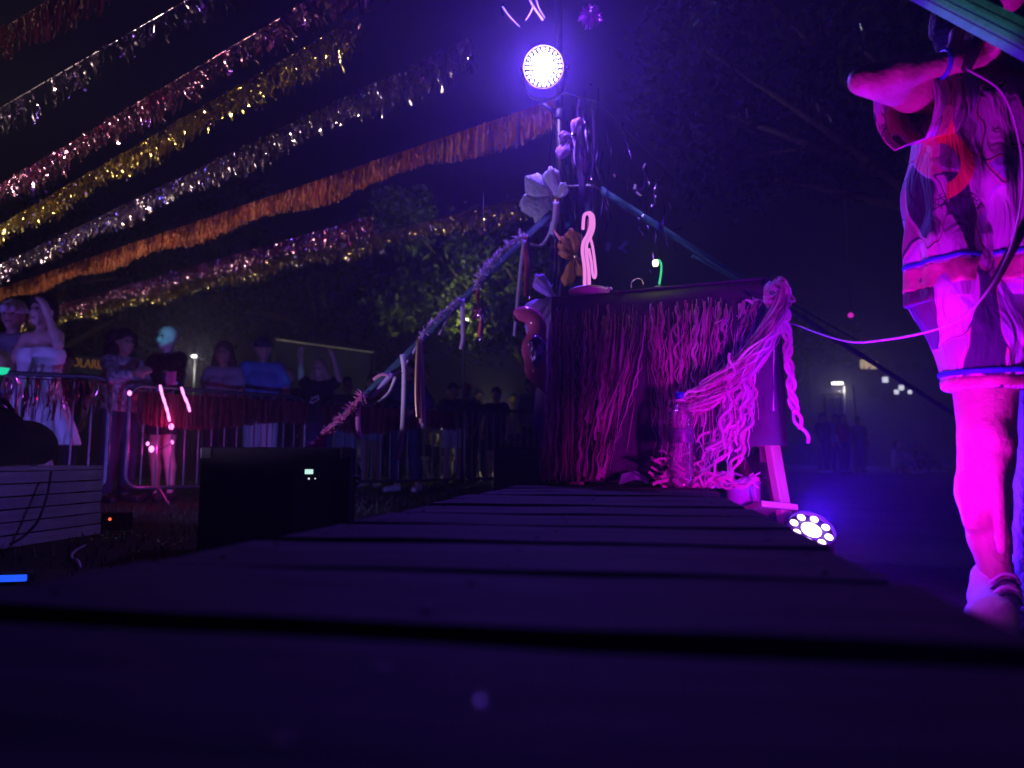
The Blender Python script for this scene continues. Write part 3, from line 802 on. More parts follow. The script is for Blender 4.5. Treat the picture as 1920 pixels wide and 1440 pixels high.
beam('cross_bar', Wti @ P(1437, 852, 2.78), (tlen - 0.09, TDEP - 0.08, 0.43), 0.05, 0.06, MT['legwood'], table)

def SF(s, z, off=0.0):
    p = TA + (TB - TA) * s - taway * off; return Vector((p.x, p.y, z))
# ------------------------------------------------------------------ streamers across the front
fr = empty('streamer_curtain', SF(0, TZ)); tag(fr, 'curtain of wavy pink paper streamers hung across the front of the table', 'streamers')
fr_i = Matrix.Translation(-fr.location)
def wavy(pts, width, amp, wl, ph, face, parent, mat, name='streamer', twist=0.0):
    """crimped paper strip: snakes from side to side within its own plane"""
    pts = [Vector(p) for p in pts]
    L = 0; out = []
    for i, p in enumerate(pts):
        if i: L += (p - pts[i - 1]).length
        t = (pts[min(i + 1, len(pts) - 1)] - pts[max(i - 1, 0)]).normalized()
        side = t.cross(face).normalized()
        fade = min(1, L / 0.05)
        out.append(p + side * amp * fade * math.sin(2 * math.pi * L / wl + ph) + Vector(face) * amp * 0.6 * math.sin(2 * math.pi * L / wl * 0.53 + ph * 1.7))
    inv = parent.matrix_basis.inverted()
    me = strip_mesh(name, [inv @ q for q in out], width, Vector(face), twist, ph * 0.2)
    return link(name, me, mat, parent)
nf = -taway
rs = random.Random(11)
def lin(a, b, n): return [a.lerp(b, i / (n - 1)) for i in range(n)]
cnt_l = 0
for i in range(160):                       # left half of the curtain
    s0 = rs.uniform(-0.01, 0.47) if i > 30 else rs.uniform(-0.015, 0.08)
    z0 = TZ - rs.uniform(0.05, 0.16)
    zb = rs.uniform(0.325, 0.36) if s0 < 0.22 or rs.random() < 0.35 else rs.uniform(0.36, 0.68)
    sway = -0.16 * max(0, s0 - 0.12) / 0.35 * rs.uniform(0.5, 1.3) + rs.uniform(-0.02, 0.02) - (0.03 if s0 < 0.06 else 0)
    off0 = rs.uniform(0.012, 0.05); off1 = off0 + rs.uniform(0, 0.04)
    n = max(10, int((z0 - zb) / 0.014)); pts = []
    for j in range(n):
        w = j / (n - 1)
        pts.append(SF(s0 + sway * w ** 1.6, z0 + (zb - z0) * w, off0 + (off1 - off0) * w))
    wavy(pts, rs.choice([0.0015, 0.002, 0.003, 0.004, 0.006, 0.012]), rs.choice([0.0006, 0.001, 0.002, 0.004, 0.006]), rs.uniform(0.05, 0.2), rs.uniform(0, 6.28), nf, fr, MT[rs.choice(['paper_pink', 'paper_deep', 'paper_deep', 'paper_pale', 'paper_pink'])], twist=rs.uniform(-9, 9))
for i in range(104):                        # right half, gathered towards the garland
    s0 = rs.uniform(0.46, 0.99)
    z0 = TZ - rs.uniform(0.06, 0.11)
    zg = 0.66 + (s0 - 0.55) * 0.75         # where the garland crosses
    zb = max(0.34, zg - rs.uniform(-0.06, 0.3)) if s0 > 0.62 else rs.uniform(0.33, 0.56)
    s1 = s0 + (-0.03 if s0 > 0.62 else (0.02 if s0 > 0.52 else 0.045)) + rs.uniform(-0.02, 0.02)
    off0 = rs.uniform(0.012, 0.05); off1 = off0 + rs.uniform(0, 0.05)
    n = max(10, int((z0 - zb) / 0.014)); pts = []
    for j in range(n):
        w = j / (n - 1)
        pts.append(SF(s0 + (s1 - s0) * w ** 1.4, z0 + (zb - z0) * w, off0 + (off1 - off0) * w))
    wavy(pts, rs.choice([0.002, 0.003, 0.004, 0.007, 0.012]), rs.choice([0.001, 0.003, 0.005, 0.008, 0.011]), rs.uniform(0.06, 0.17), rs.uniform(0, 6.28), nf, fr, MT[rs.choice(['paper_pink', 'paper_deep', 'paper_pale', 'paper_white', 'paper_pink'])], twist=rs.uniform(-9, 9))
# ------------------------------------------------------------------ bundled garland, from the corner down to the bottle
ga = empty('streamer_garland', P(1455, 560, 2.6)); tag(ga, 'thick bundle of pink streamers swept from the table corner down to the bottle', 'streamers')
spine = catmull([P(1461, 536, 2.62), P(1456, 590, 2.58), P(1428, 645, 2.57), P(1388, 695, 2.57), P(1335, 735, 2.57), P(1290, 758, 2.56), P(1262, 772, 2.56)], 8)
def spread(i, n): 
    t = i / (n - 1); return 0.034 + 0.012 * math.sin(t * 3.1) 
for k in range(118):
    a = rs.uniform(0, 6.28); rr = math.sqrt(rs.random()); i0 = rs.randint(0, 8); i1 = rs.randint(len(spine) - 18, len(spine))
    if k < 34: i0, i1 = 0, rs.randint(14, 30)
    seg = spine[i0:i1]; pts = []
    for j, p in enumerate(seg):
        sp_ = spread(i0 + j, len(spine)); aa = a + 0.05 * j
        pts.append(p + tdir * math.cos(aa) * rr * sp_ + Vector((0, 0, 1)) * math.sin(aa) * rr * sp_ * 1.15 - taway * rr * math.sin(aa + 1) * sp_ * 0.7)
    # many strands fall away at the end and hang
    if rs.random() < 0.36:
        e = pts[-1]; drop = rs.uniform(0.1, e.z - 0.33); dx = rs.uniform(-0.05, 0.03)
        for j in range(1, int(drop / 0.02) + 2):
            w = j * 0.02 / drop
            pts.append(e + tdir * dx * w + Vector((0, 0, -drop * min(w, 1.0))))
    pts = catmull(pts[::2] if len(pts) > 5 else pts, 3)
    wavy(pts, rs.choice([0.002, 0.003, 0.005, 0.008]), rs.choice([0.001, 0.003, 0.006]), rs.uniform(0.06, 0.18), rs.uniform(0, 6.28), nf, ga, MT[rs.choice(['paper_pink', 'paper_deep', 'paper_pale', 'paper_white'])], twist=rs.uniform(-9, 9))
# curls falling from the middle of the garland to the floor at the right
for k in range(26):
    x0 = rs.uniform(1362, 1410); y0 = rs.uniform(650, 705)
    xe = x0 + rs.uniform(-80, -8); ye = rs.uniform(830, 905)
    D0 = rs.uniform(2.54, 2.62)
    pts = catmull([P(x0, y0, D0), P(x0 + rs.uniform(-10, 4), y0 + (ye - y0) * 0.4, D0 - 0.01), P((x0 + xe) / 2 + 4, y0 + (ye - y0) * 0.75, D0 - 0.01), P(xe, ye, D0 - 0.02)], 11)
    wavy(pts, rs.uniform(0.007, 0.011), rs.uniform(0.008, 0.016), rs.uniform(0.09, 0.125), rs.uniform(0, 6.28), nf, ga, MT['paper_pale' if rs.random() < 0.7 else 'paper_pink'], twist=rs.uniform(-0.5, 0.5))
# heap on the planks round the bottle
for k in range(60):
    xe = rs.uniform(1236, 1390); D0 = rs.uniform(2.55, 2.74)
    b_ = P(xe, 905, D0); b_.z = DECK_Z + rs.uniform(0.004, 0.03 + 0.10 * max(0, 1 - abs(xe - 1262) / 45))
    an = rs.uniform(-0.6, 0.6); L = rs.uniform(0.06, 0.2)
    dv = Vector((math.cos(an), math.sin(an) * 0.4, 0))
    pts = [b_ + dv * (L * (j / 11 - 0.5)) + Vector((0, 0, 0.018 * math.sin(j * 0.6 + k))) for j in range(12)]
    for p_ in pts: p_.z = max(p_.z, DECK_Z + 0.003)
    wavy(pts, rs.uniform(0.008, 0.014), rs.uniform(0.004, 0.009), rs.uniform(0.06, 0.1), rs.uniform(0, 6.28), Vector((0, -0.8, 0.6)).normalized(), ga, MT['paper_pink'], twist=rs.uniform(-1, 1))
# plaited pair of curls hanging free at the corner
cu = empty('streamer_curl', P(1470, 570, 2.58)); tag(cu, 'plaited violet paper curls hanging free at the right corner of the table', 'streamers')
for k in range(3):
    end = [P(1500, 805, 2.56), P(1512, 832, 2.56), P(1488, 768, 2.56)][k]
    pts = catmull([P(1466, 548, 2.6), P(1474, 600, 2.57), P(1480, 690, 2.56), P(1489, 760, 2.56), end], 12)
    wavy(pts, 0.013, [0.013, 0.013, 0.011][k], 0.125, [0, math.pi, 1.6][k], Vector((-0.2, -1, 0)).normalized(), cu, MT['paper_pale'])
lp_ = catmull([P(1468, 548, 2.6), P(1482, 552, 2.58), P(1491, 562, 2.57), P(1488, 565, 2.57), P(1472, 563, 2.58)], 6)
link('loop', tube_mesh('loop', [fr_i @ p - (cu.location - fr.location) for p in lp_], 0.0022, 6), MT['paper_pale'], cu)
# knot at the corner
for k in range(22):
    c = P(1458 + rs.uniform(-10, 12), 545 + rs.uniform(-12, 26), 2.6); an = rs.uniform(0, 6.28)
    pts = [c + tdir * 0.028 * math.cos(an + j * 0.45) + Vector((0, 0, 0.034 * math.sin(an + j * 0.45))) - taway * 0.02 * math.sin(j * 0.6 + k) for j in range(9)]
    wavy(pts, rs.uniform(0.009, 0.015), 0.003, 0.07, rs.uniform(0, 6), nf, ga, MT['paper_pale' if k % 2 else 'paper_pink'])

# ------------------------------------------------------------------ things on the table
def to_local(o, pts): 
    m = o.matrix_basis.inverted(); return [m @ Vector(p) for p in pts]
NEON = EM('lit pink neon', (1.0, 0.27, 0.90), 0.9, 'AUTO')
NEON2 = EM('lit deep pink neon', (0.7, 0.05, 0.65), 0.7, 'AUTO')
DN = 2.90
nb_ = P(1104, 540, DN); nb_.z = TZ
fl = empty('neon_lamp', nb_); tag(fl, 'pink neon bird lamp seen edge-on, standing on the table', 'lamp')
def neon(px, r, D, mat):
    pts = catmull([P(x, y, D) for x, y in px], 6)
    return link('neon_tube', tube_mesh('neon_tube', to_local(fl, pts), r, 10), mat, fl)
neon([(1096, 542), (1096, 505), (1092, 472), (1094, 454), (1101, 441), (1107, 424), (1107, 407), (1101, 400), (1095, 406), (1093, 430)], 0.0068, DN, NEON)
neon([(1105, 542), (1104, 508), (1100, 476), (1100, 458), (1107, 444), (1113, 426), (1112, 406), (1106, 399), (1101, 400)], 0.0068, DN - 0.02, NEON)
neon([(1107, 446), (1111, 462), (1115, 490), (1117, 514), (1114, 521), (1111, 512), (1109, 492), (1104, 466)], 0.0055, DN - 0.025, NEON)
link('backing', strip_mesh('backing', to_local(fl, catmull([P(1101, 541, DN + 0.02), P(1100, 500, DN + 0.02), P(1097, 465, DN + 0.02), P(1104, 440, DN + 0.02), P(1106, 410, DN + 0.02)], 6)), 0.02, Vector((0, -1, 0)), 0, 0, 0.004), M('clear pink acrylic', (0.75, 0.3, 0.6), 0.2, var=0.1), fl)
link('base', lathe_mesh('base', [(0.082, -0.002), (0.082, 0.006), (0.07, 0.014), (0.03, 0.022), (0.01, 0.026)], 28), M('pink plastic base', (0.85, 0.45, 0.65), 0.5, var=0.1), fl)
gl = empty('bendy_lamp', P(1237, 528, 2.85)); tag(gl, 'small bent lamp with a glowing yellow-green tip on the table', 'lamp')
gpts = catmull([P(1236, 533, 2.85), P(1239, 515, 2.85), P(1240, 498, 2.85), P(1236, 488, 2.85), P(1230, 489, 2.85)], 6)
link('stem', tube_mesh('stem', to_local(gl, gpts), 0.0042, 8), EM('lit green stem', (0.05, 0.75, 0.3), 0.9), gl)
tp = link('bulb', lathe_mesh('bulb', [(0.0005, -0.015), (0.010, -0.012), (0.0135, 0), (0.010, 0.010), (0.0005, 0.014)], 12), EM('lit yellow bulb', (0.95, 1.0, 0.45), 4.0), gl)
tp.location = to_local(gl, [P(1229, 493, 2.85)])[0]
point('light', P(1229, 493, 2.82), 0.45, (0.7, 1.0, 0.03), 0.012, gl)
ft = link('foot', lathe_mesh('foot', [(0.03, 0), (0.03, 0.006), (0.008, 0.014)], 16), MT['blackplastic'], gl); ft.location = to_local(gl, [P(1236, 533, 2.85)])[0]; ft.location.z = TZ + 0.001 - gl.location.z
wr = empty('wire_loop', P(1192, 531, 2.88)); tag(wr, 'thin pink wire arching up from the table edge between the two lamps', 'wire')
link('wire', tube_mesh('wire', to_local(wr, catmull([P(1183, 540, 2.86), P(1184, 530, 2.86), P(1193, 523, 2.87), P(1203, 525, 2.87), P(1207, 536, 2.86)], 5)), 0.0018, 6), MT['paper_pale'], wr)
pbm = lathe_mesh('bead', [(0.0005, -0.006), (0.006, -0.004), (0.009, 0), (0.006, 0.006), (0.0005, 0.008)], 8)
for k, (x, y) in enumerate(((1137, 536), (1144, 534))):
    b_ = link('glass_bead', pbm, M('pale glass bead', (0.9, 0.75, 0.9), 0.1, var=0), None); b_.location = P(x, y, 2.86); b_.location.z = TZ + 0.006
    tag(b_, 'pale round bead beside the neon lamp base, %s of two' % ('left' if k == 0 else 'right'), 'bead', 'beads on the table edge')

# ------------------------------------------------------------------ water bottle on the planks
DB = 2.56
bp_ = P(1279, 910, DB); bp_.z = DECK_Z + 0.001
bt = empty('water_bottle', bp_); tag(bt, 'clear plastic water bottle with blue cap standing in the streamers', 'bottle')
s_ = 0.335 / 0.335
prof = [(0.004, 0.006), (0.03, 0.0), (0.038, 0.006), (0.042, 0.03)]
for k in range(9):
    z = 0.034 + k * 0.012; prof += [(0.0425, z), (0.0405, z + 0.006)]
prof += [(0.0425, 0.15), (0.0425, 0.152), (0.0425, 0.205), (0.041, 0.21), (0.0425, 0.216), (0.0425, 0.23), (0.039, 0.25), (0.030, 0.275), (0.018, 0.292), (0.014, 0.298), (0.014, 0.31)]
link('shell', lathe_mesh('shell', prof, 28), plastic_film('clear pet', (0.92, 0.92, 0.97), 0.3, 0.90), bt)
link('label', lathe_mesh('label', [(0.0433, 0.154), (0.0436, 0.155), (0.0436, 0.203), (0.0433, 0.204)], 28), M('dark printed label', (0.10, 0.07, 0.16), 0.4, var=0.6, scale=60), bt)
cp = link('cap', lathe_mesh('cap', [(0.0165, 0), (0.0175, 0.003), (0.0175, 0.02), (0.0155, 0.0235), (0.001, 0.0245)], 24), M('blue plastic cap', (0.02, 0.05, 0.55), 0.4, var=0.05), bt); cp.location = (0, 0, 0.308)
link('ring', lathe_mesh('ring', [(0.0175, 0.299), (0.0175, 0.305)], 20), MT['shoe_white'], bt)

# ------------------------------------------------------------------ odds and ends at the foot of the table
V = [(0, 0, 0), (0.06, -0.01, 0.02), (0.12, 0.0, 0.004), (0.02, 0.05, 0.04), (0.07, 0.05, 0.052), (0.11, 0.05, 0.03), (0.04, 0.09, 0.01), (0.1, 0.1, 0.006)]
pn = link('paper_scrap', pydata('paper_scrap', V, [(0, 1, 4, 3), (1, 2, 5, 4), (3, 4, 7, 6), (4, 5, 7)]), M('violet paper', (0.35, 0.2, 0.6), 0.8, var=0.2), None)
pn.location = P(1160, 905, 2.74); pn.location.z = DECK_Z + 0.003
tag(pn, 'crumpled violet paper scrap on the planks left of the bottle', 'paper')
sp_ = P(1418, 900, 2.98)
stump = empty('log', (sp_.x, sp_.y, 0)); tag(stump, 'short upright log with rough bark behind the wooden table leg', 'log')
link('bark', lathe_mesh('bark', [(0.075 + 0.006 * math.sin(i * 2.3), 0.43 * i / 10) for i in range(11)] + [(0.06, 0.436), (0.001, 0.437)], 16), MT['bark'], stump)
lb = P(1432, 952, 2.72)
lbo = empty('board_offcut', (lb.x, lb.y, 0.0)); tag(lbo, 'pale offcut of board on edge beside the wooden table leg', 'board')
q = link('face', box_mesh('face', 0.15, 0.2, 0.022, 0.003), MT['whitewood'], lbo); q.location = (0, 0, lb.z - 0.02); q.rotation_euler = (R(-14), R(6), R(15))
link('support', box_mesh('support', 0.09, 0.09, lb.z - 0.04, 0.003), MT['deck_side'], lbo)
tb = P(1388, 925, 2.83)
tub = empty('plastic_tub', (tb.x + 0.01, tb.y, 0.0)); tag(tub, 'lilac plastic tub beside the end of the walkway under the curls', 'tub')
link('wall', lathe_mesh('wall', [(0.045, 0.0), (0.05, 0.002), (0.066, tb.z + 0.035), (0.07, tb.z + 0.045), (0.064, tb.z + 0.045), (0.058, tb.z + 0.03), (0.05, tb.z), (0.001, tb.z - 0.002)], 24), M('lilac plastic', (0.45, 0.35, 0.75), 0.4, var=0.05), tub)
cbp = catmull([P(1352, 884, 2.78), P(1385, 890, 2.75), P(1407, 905, 2.73), P(1417, 935, 2.72), P(1420, 958, 2.71)], 8)
cb_ = link('cable', tube_mesh('cable', cbp, 0.0045, 8), M('violet cable', (0.4, 0.25, 0.6), 0.5, var=0.1)); tag(cb_, 'violet cable arching from the tub down past the table leg', 'cable')
# bright speck on the near planks
sk = link('foil_confetti', pydata('foil_confetti', [(0, 0, 0), (0.0007, 0, -0.0001), (0.0008, 0.0018, 0.0001), (0, 0.0016, 0.0001)], [(0, 1, 2, 3)]), foil('silver confetti', [(0.9, 0.9, 1.0), (0.95, 0.95, 1.0)], 0.3, 9))
sk.location = G(900, 1318, DECK_Z + 0.002); sk.location.z = DECK_Z + 0.0025
tag(sk, 'single bright foil confetti on the nearest plank', 'confetti')

# ================================================================== DECORATION ON THE POLE
# foil curtain of long strips
fo = empty('foil_curtain', P(1090, 200, 3.95)); tag(fo, 'torn curtain of long iridescent foil strips hanging behind the table', 'foil curtain')
rs = random.Random(21)
for k in range(72):
    if k < 46:
        x = rs.gauss(1085, 26); y0 = rs.uniform(165, 300); y1 = rs.uniform(330, 540)
    else:
        x = rs.uniform(1110, 1262); y0 = 200 + (x - 1110) * 0.9 + rs.uniform(-25, 90); y1 = y0 + rs.uniform(50, 170)
    y1 = min(y1, 545)
    D0 = rs.uniform(3.7, 4.25); n = 13
    sw = rs.uniform(-14, 18)
    pts = [P(x + sw * (j / (n - 1)) ** 2 + 3 * math.sin(j * 0.9 + k), y0 + (y1 - y0) * j / (n - 1), D0 + 0.015 * math.sin(j * 0.8 + k * 2)) for j in range(n)]
    me = strip_mesh('strip', to_local(fo, pts), (rs.uniform(0.004, 0.012) if k % 3 else rs.uniform(0.014, 0.03)) * (1.0 if k < 46 else 0.38), Vector((0, -1, 0)), rs.uniform(-5, 5), rs.uniform(0, 3))
    link('strip', me, MT['iris' if rs.random() < 0.25 else 'iris_dark'], fo)
link('cord', tube_mesh('cord', to_local(fo, [P(1040, 168, 4.0), P(1120, 190, 4.0), P(1190, 262, 4.0), P(1275, 345, 4.0)]), 0.004, 5), MT['black'], fo)
# hanging foil scraps that catch the light (each on the curtain's threads)
sc_me = pydata('scrap', [(-0.5, 0, -1), (0.5, 0.1, -0.9), (0.45, 0.15, 0.9), (-0.5, 0, 1)], [(0, 1, 2, 3)])
for (x, y, r_, sx, sz, mt) in ((1190, 350, 20, 0.016, 0.028, 'rib_white'), (1196, 362, -35, 0.014, 0.03, 'rib_white'), (1204, 437, -28, 0.012, 0.03, 'rib_white'), (1266, 463, 0, 0.008, 0.05, 'iris'), (1220, 508, -25, 0.012, 0.022, 'rib_white'),
                        (1152, 329, -20, 0.012, 0.022, 'rib_pink'), (1094, 292, -25, 0.014, 0.028, 'iris'), (1108, 158, 0, 0.014, 0.02, 'iris'), (1076, 180, 70, 0.014, 0.024, 'iris'), (1069, 171, 60, 0.012, 0.02, 'iris'),
                        (1140, 462, 0, 0.03, 0.05, 'iris'), (1168, 460, 40, 0.03, 0.06, 'iris'), (1172, 470, -40, 0.03, 0.04, 'iris'), (1053, 395, 0, 0.02, 0.03, 'iris'), (1060, 440, 10, 0.018, 0.03, 'iris'), (1298, 481, 60, 0.012, 0.02, 'iris')):
    o = link('scrap', sc_me.copy(), MT[mt], fo); o.location = to_local(fo, [P(x, y, rs.uniform(3.5, 3.9))])[0]
    o.rotation_euler = (rs.uniform(-0.5, 0.2), R(r_), rs.uniform(-0.8, 0.8)); o.scale = (sx * 0.8, 0.02, sz * 0.5)
# flowers of big paper petals
def petal_mesh(L, W, cup, seed, n=9, m=7):
    g = random.Random(seed); V = []; Fq = []
    for i in range(n):
        t = i / (n - 1)
        w = W * max(0.06, ((0.08 + 0.92 * t) ** 0.7) * math.sqrt(max(0.0, 1 - (t * 0.985) ** 7)))
        for j in range(m):
            u = j / (m - 1) * 2 - 1
            V.append((u * w / 2 + 0.004 * math.sin(i + seed), -cup * math.sin(t * 2.2) + 0.22 * W * u * u + 0.010 * math.sin(u * 7 + t * 6 + seed), t * L * (1 - 0.10 * u * u) + 0.006 * math.sin(u * 9 + seed)))
    for i in range(n - 1):
        for j in range(m - 1):
            Fq.append((i * m + j, i * m + j + 1, (i + 1) * m + j + 1, (i + 1) * m + j))
    me = pydata('petal', V, Fq, True)
    bm = bmesh.new(); bm.from_mesh(me); bmesh.ops.solidify(bm, geom=bm.faces[:], thickness=0.0015); bm.to_mesh(me); bm.free()
    return me
def flower(label, c, petals, mat, heart, seed):
    o = empty('paper_flower', c); tag(o, label, 'flower', 'paper flowers on the pole')
    for k, (ang, L, W, tilt) in enumerate(petals):
        p = link('petal', petal_mesh(L, W, 0.03, seed + k), MT[mat], o)
        p.rotation_euler = (Matrix.Rotation(R(-ang), 4, 'Y') @ Matrix.Rotation(R(tilt), 4, 'X')).to_euler()
    h = link('heart', lathe_mesh('heart', [(0.001, -0.02), (0.016, -0.012), (0.02, 0.004), (0.012, 0.016), (0.001, 0.02)], 12), MT[heart], o)
    return o
# angle measured from straight up, positive to the left
flower('large white paper flower fixed to the pole left of the lamp light', P(1043, 374, 3.72),
       [(12, 0.17, 0.12, 10), (57, 0.20, 0.17, 5), (103, 0.20, 0.18, 0), (143, 0.17, 0.15, -8), (168, 0.15, 0.10, -20), (-40, 0.10, 0.08, 30)], 'petal_white', 'rib_gold', 5)
flower('drooping purple paper flower low on the pole at the left edge of the table', P(1038, 560, 3.35),
       [(150, 0.23, 0.15, -4), (172, 0.26, 0.17, 0), (120, 0.16, 0.12, 0), (40, 0.14, 0.10, 8), (195, 0.24, 0.15, 5)], 'petal_purple', 'iris_dark', 15)
flower('purple paper flower high on the pole under the bright lamp', P(1074, 255, 3.8),
       [(-20, 0.10, 0.08, 10), (150, 0.16, 0.10, 0), (195, 0.22, 0.11, 0), (100, 0.08, 0.08, 5)], 'petal_purple', 'iris_dark', 25)
flower('orange paper flower between the pole and the neon lamp', P(1080, 480, 3.6),
       [(10, 0.14, 0.10, 5), (40, 0.12, 0.10, 0), (160, 0.17, 0.09, 0), (200, 0.12, 0.10, 4), (80, 0.09, 0.08, 0)], 'petal_orange', 'rib_gold', 35)
# inflatable flamingo beside the table
fb = Body(); DF = 3.15
nk = catmull([P(972, 588, DF), P(990, 590, DF), P(1003, 600, DF), P(1009, 618, DF), P(1003, 640, DF), P(1003, 662, DF)], 4)
rr_ = [0.023 + 0.006 * min(1, i / 6) + (0.016 * max(0, (i - 13) / 7)) for i in range(len(nk))]
fb.chain([tuple(p) for p in nk], rr_)
fb.cap(tuple(P(1004, 655, DF)), tuple(P(1020, 690, DF)), 0.06, 0.075)
fb.cap(tuple(P(1018, 690, DF)), tuple(P(1040, 720, DF)), 0.08, 0.06)
fm = empty('inflatable_flamingo', P(1020, 735, DF)); tag(fm, 'shiny pink inflatable flamingo peering out left of the table', 'inflatable')
inv = Matrix.Translation(-fm.location)
me = fb.mesh('body', 0.008, 0.02); me.transform(inv); link('body', me, MT['balloon'], fm)
me = Body().cap(tuple(P(972, 588, DF)), tuple(P(966, 594, DF)), 0.021, 0.012).cap(tuple(P(966, 594, DF)), tuple(P(968, 602, DF)), 0.012, 0.006).mesh('beak', 0.005, 0.01); me.transform(inv)
link('beak', me, MT['blackplastic'], fm)
link('wing', petal_mesh(0.14, 0.11, 0.02, 3), MT['iris_dark'], fm).location = inv @ P(1008, 690, DF - 0.08)
gb = link('cord', tube_mesh('cord', [inv @ P(1030, 700, DF), inv @ P(1046, 620, 3.6)], 0.004, 5), MT['black'], fm)
# purple card panel showing left of the curtain
pc = P(1019, 790, 3.3)
pco = empty('cloth_panel', (pc.x, 3.3, 0)); tag(pco, 'strip of violet cloth hanging behind the left edge of the table', 'cloth')
link('panel', strip_mesh('panel', [(0.03, 0, 0.84), (0.0, -0.01, 0.7), (-0.01, 0.0, 0.6), (0.02, 0.01, 0.5), (0.05, 0, 0.42)], [0.06, 0.07, 0.085, 0.07, 0.03], thick=0.002), MT['petal_purple'], pco)
link('cord', tube_mesh('cord', [(0.03, 0, 0.84), (0.10, 0.25, 1.3)], 0.003, 5), MT['black'], pco)
# magenta tinsel ball and blue-white foil sticks near the lamp
def tuft(name, label, c, r, n, mat, seed, cat='tinsel', long=1.0, group=None):
    g = np.random.default_rng(seed)
    o = empty(name, c); tag(o, label, cat, group)
    d = g.normal(size=(n, 3)); d /= np.linalg.norm(d, axis=1)[:, None]
    base = d * r * g.uniform(0.1, 0.75, (n, 1)); tip = d * r * g.uniform(0.8, 1.15, (n, 1)) + np.array([0, 0, -0.3 * r * long])
    w = np.cross(d, g.normal(size=(n, 3))); w /= np.linalg.norm(w, axis=1)[:, None]; w *= r * 0.09
    Vv = np.stack([base - w, base + w, tip + w * 0.8, tip - w * 0.8], 1).reshape(-1, 3)
    f_ = link('foil', np_mesh('foil', Vv, np.arange(n * 4).reshape(-1, 4)), MT[mat], o); f_['kind'] = 'stuff'
    link('thread', tube_mesh('thread', [(0, 0, 0), (0.01, 0.02, 0.6)], 0.0015, 4), MT['black'], o)
    return o
MT['mag_foil'] = foil('magenta foil', [(0.9, 0.05, 0.7), (0.6, 0.1, 0.9), (1.0, 0.5, 0.9)], 0.3, 20)
tuft('tinsel_ball', 'magenta tinsel ball hanging right of the bright lamp at the top', P(1106, 26, 3.5), 0.06, 130, 'mag_foil', 4)
st_ = empty('foil_streamer', P(955, 28, 3.4)); tag(st_, 'blue-white foil streamers dangling above and left of the bright lamp', 'streamer')
for a, b, c in (((942, 12), (955, 30), (974, 50)), ((988, -10), (1000, 12), (1018, 38)), ((1004, -12), (1010, 14), (1022, 34)), ((1000, 12), (994, 25), (986, 38)), ((944, 6), (940, 16), (944, 30))):
    pts = catmull([P(*a, 3.4), P(*b, 3.4), P(*c, 3.38)], 5)
    link('strip', strip_mesh('strip', to_local(st_, pts), 0.009, Vector((0.2, -1, 0.3)).normalized(), rs.uniform(-1, 1), rs.uniform(0, 1)), MT['iris' if a[0] == 944 else 'petal_white'], st_)
for k, (x, y, D0, r_) in enumerate(((1318, 30, 5.5, 0.10), (1330, 62, 5.6, 0.07), (1398, 192, 6.0, 0.11), (1545, 205, 6.2, 0.12), (1560, 36, 5.4, 0.09), (1608, 36, 5.4, 0.09), (1345, 12, 5.8, 0.07), (1530, 185, 6.0, 0.08))):
    tuft('foil_tassel', ['iridescent foil tassel at the top, leftmost in the overhanging leaves', 'pinkish foil tassel just below the leftmost foil tassel in the leaves', 'green and white foil tassel hanging alone in the dark above the table', 'blue foil tassel hanging left of the raised elbow, lower of two', 'orange and white foil tassel in the leaves left of the raised elbow', 'turquoise foil tassel in the leaves nearest the person', 'small foil tassel at the very top edge above the table', 'blue foil tassel hanging left of the raised elbow, upper of two'][k],
         P(x, y, D0), r_, 16, 'iris', 50 + k, group='foil tassels in the tree')

# ================================================================== STRAPS
def strap(label, a, b, width, seams=True, roll=0.0, n=8, facing=Vector((0, -1, 0.3))):
    o = empty('ratchet_strap', a); tag(o, label, 'strap', 'webbing straps')
    pts = [Vector(a).lerp(Vector(b), i / n) - Vector(a) for i in range(n + 1)]
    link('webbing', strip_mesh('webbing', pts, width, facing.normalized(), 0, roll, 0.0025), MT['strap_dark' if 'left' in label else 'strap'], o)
    if seams:
        t = (pts[-1] - pts[0]).normalized(); side = Quaternion(t, roll) @ t.cross(facing).normalized(); nn = side.cross(t).normalized()
        if nn.dot(-Vector(a)) < 0 and nn.y > 0: nn = -nn
        for s in (-0.25, 0.0, 0.25):
            sp2 = [p + side * s * width + nn * 0.0032 for p in pts]
            link('seam', strip_mesh('seam', sp2, width * 0.025, facing.normalized(), 0, roll, 0.0012), MT['strap_seam'], o)
    return o
sa = P(1128, 356, 3.72); sb = P(1800, 784, 6.6)
se = sa + (sb - sa) * ((0.02 - sa.z) / (sb.z - sa.z))
s1 = strap('long teal strap from the pole down behind the table to the right', sa, se, 0.042, False, 0.2)
link('hook', tube_mesh('hook', [(0, 0, 0), (-0.05, 0.02, 0.03), (-0.28, 0.1, 0.05)], 0.008, 8), MT['steel'], s1)
link('stake', tube_mesh('stake', [se - sa + Vector((0.05, 0, 0.12)), se - sa + Vector((-0.05, 0, -0.1))], 0.015, 8), MT['steel'], s1)
band = sa.lerp(se, 0.055) - sa
link('patch', strip_mesh('patch', [band + Vector((0, -0.004, 0)), band + (se - sa).normalized() * 0.06 + Vector((0, -0.004, 0))], 0.043, Vector((0, -1, 0.3)).normalized(), 0, 0.2, 0.001), M('blue patch', (0.08, 0.12, 0.6), 0.7, var=0.1), s1)
s1b = strap('loose tail of the teal strap hanging just under it near the table', P(1298, 478, 4.3), P(1500, 592, 5.0), 0.02, False, 0.2)
s1c = strap('second thin guy strap running right behind the table corner', P(1380, 510, 4.6), P(1610, 640, 6.3), 0.018, False, 0.2)
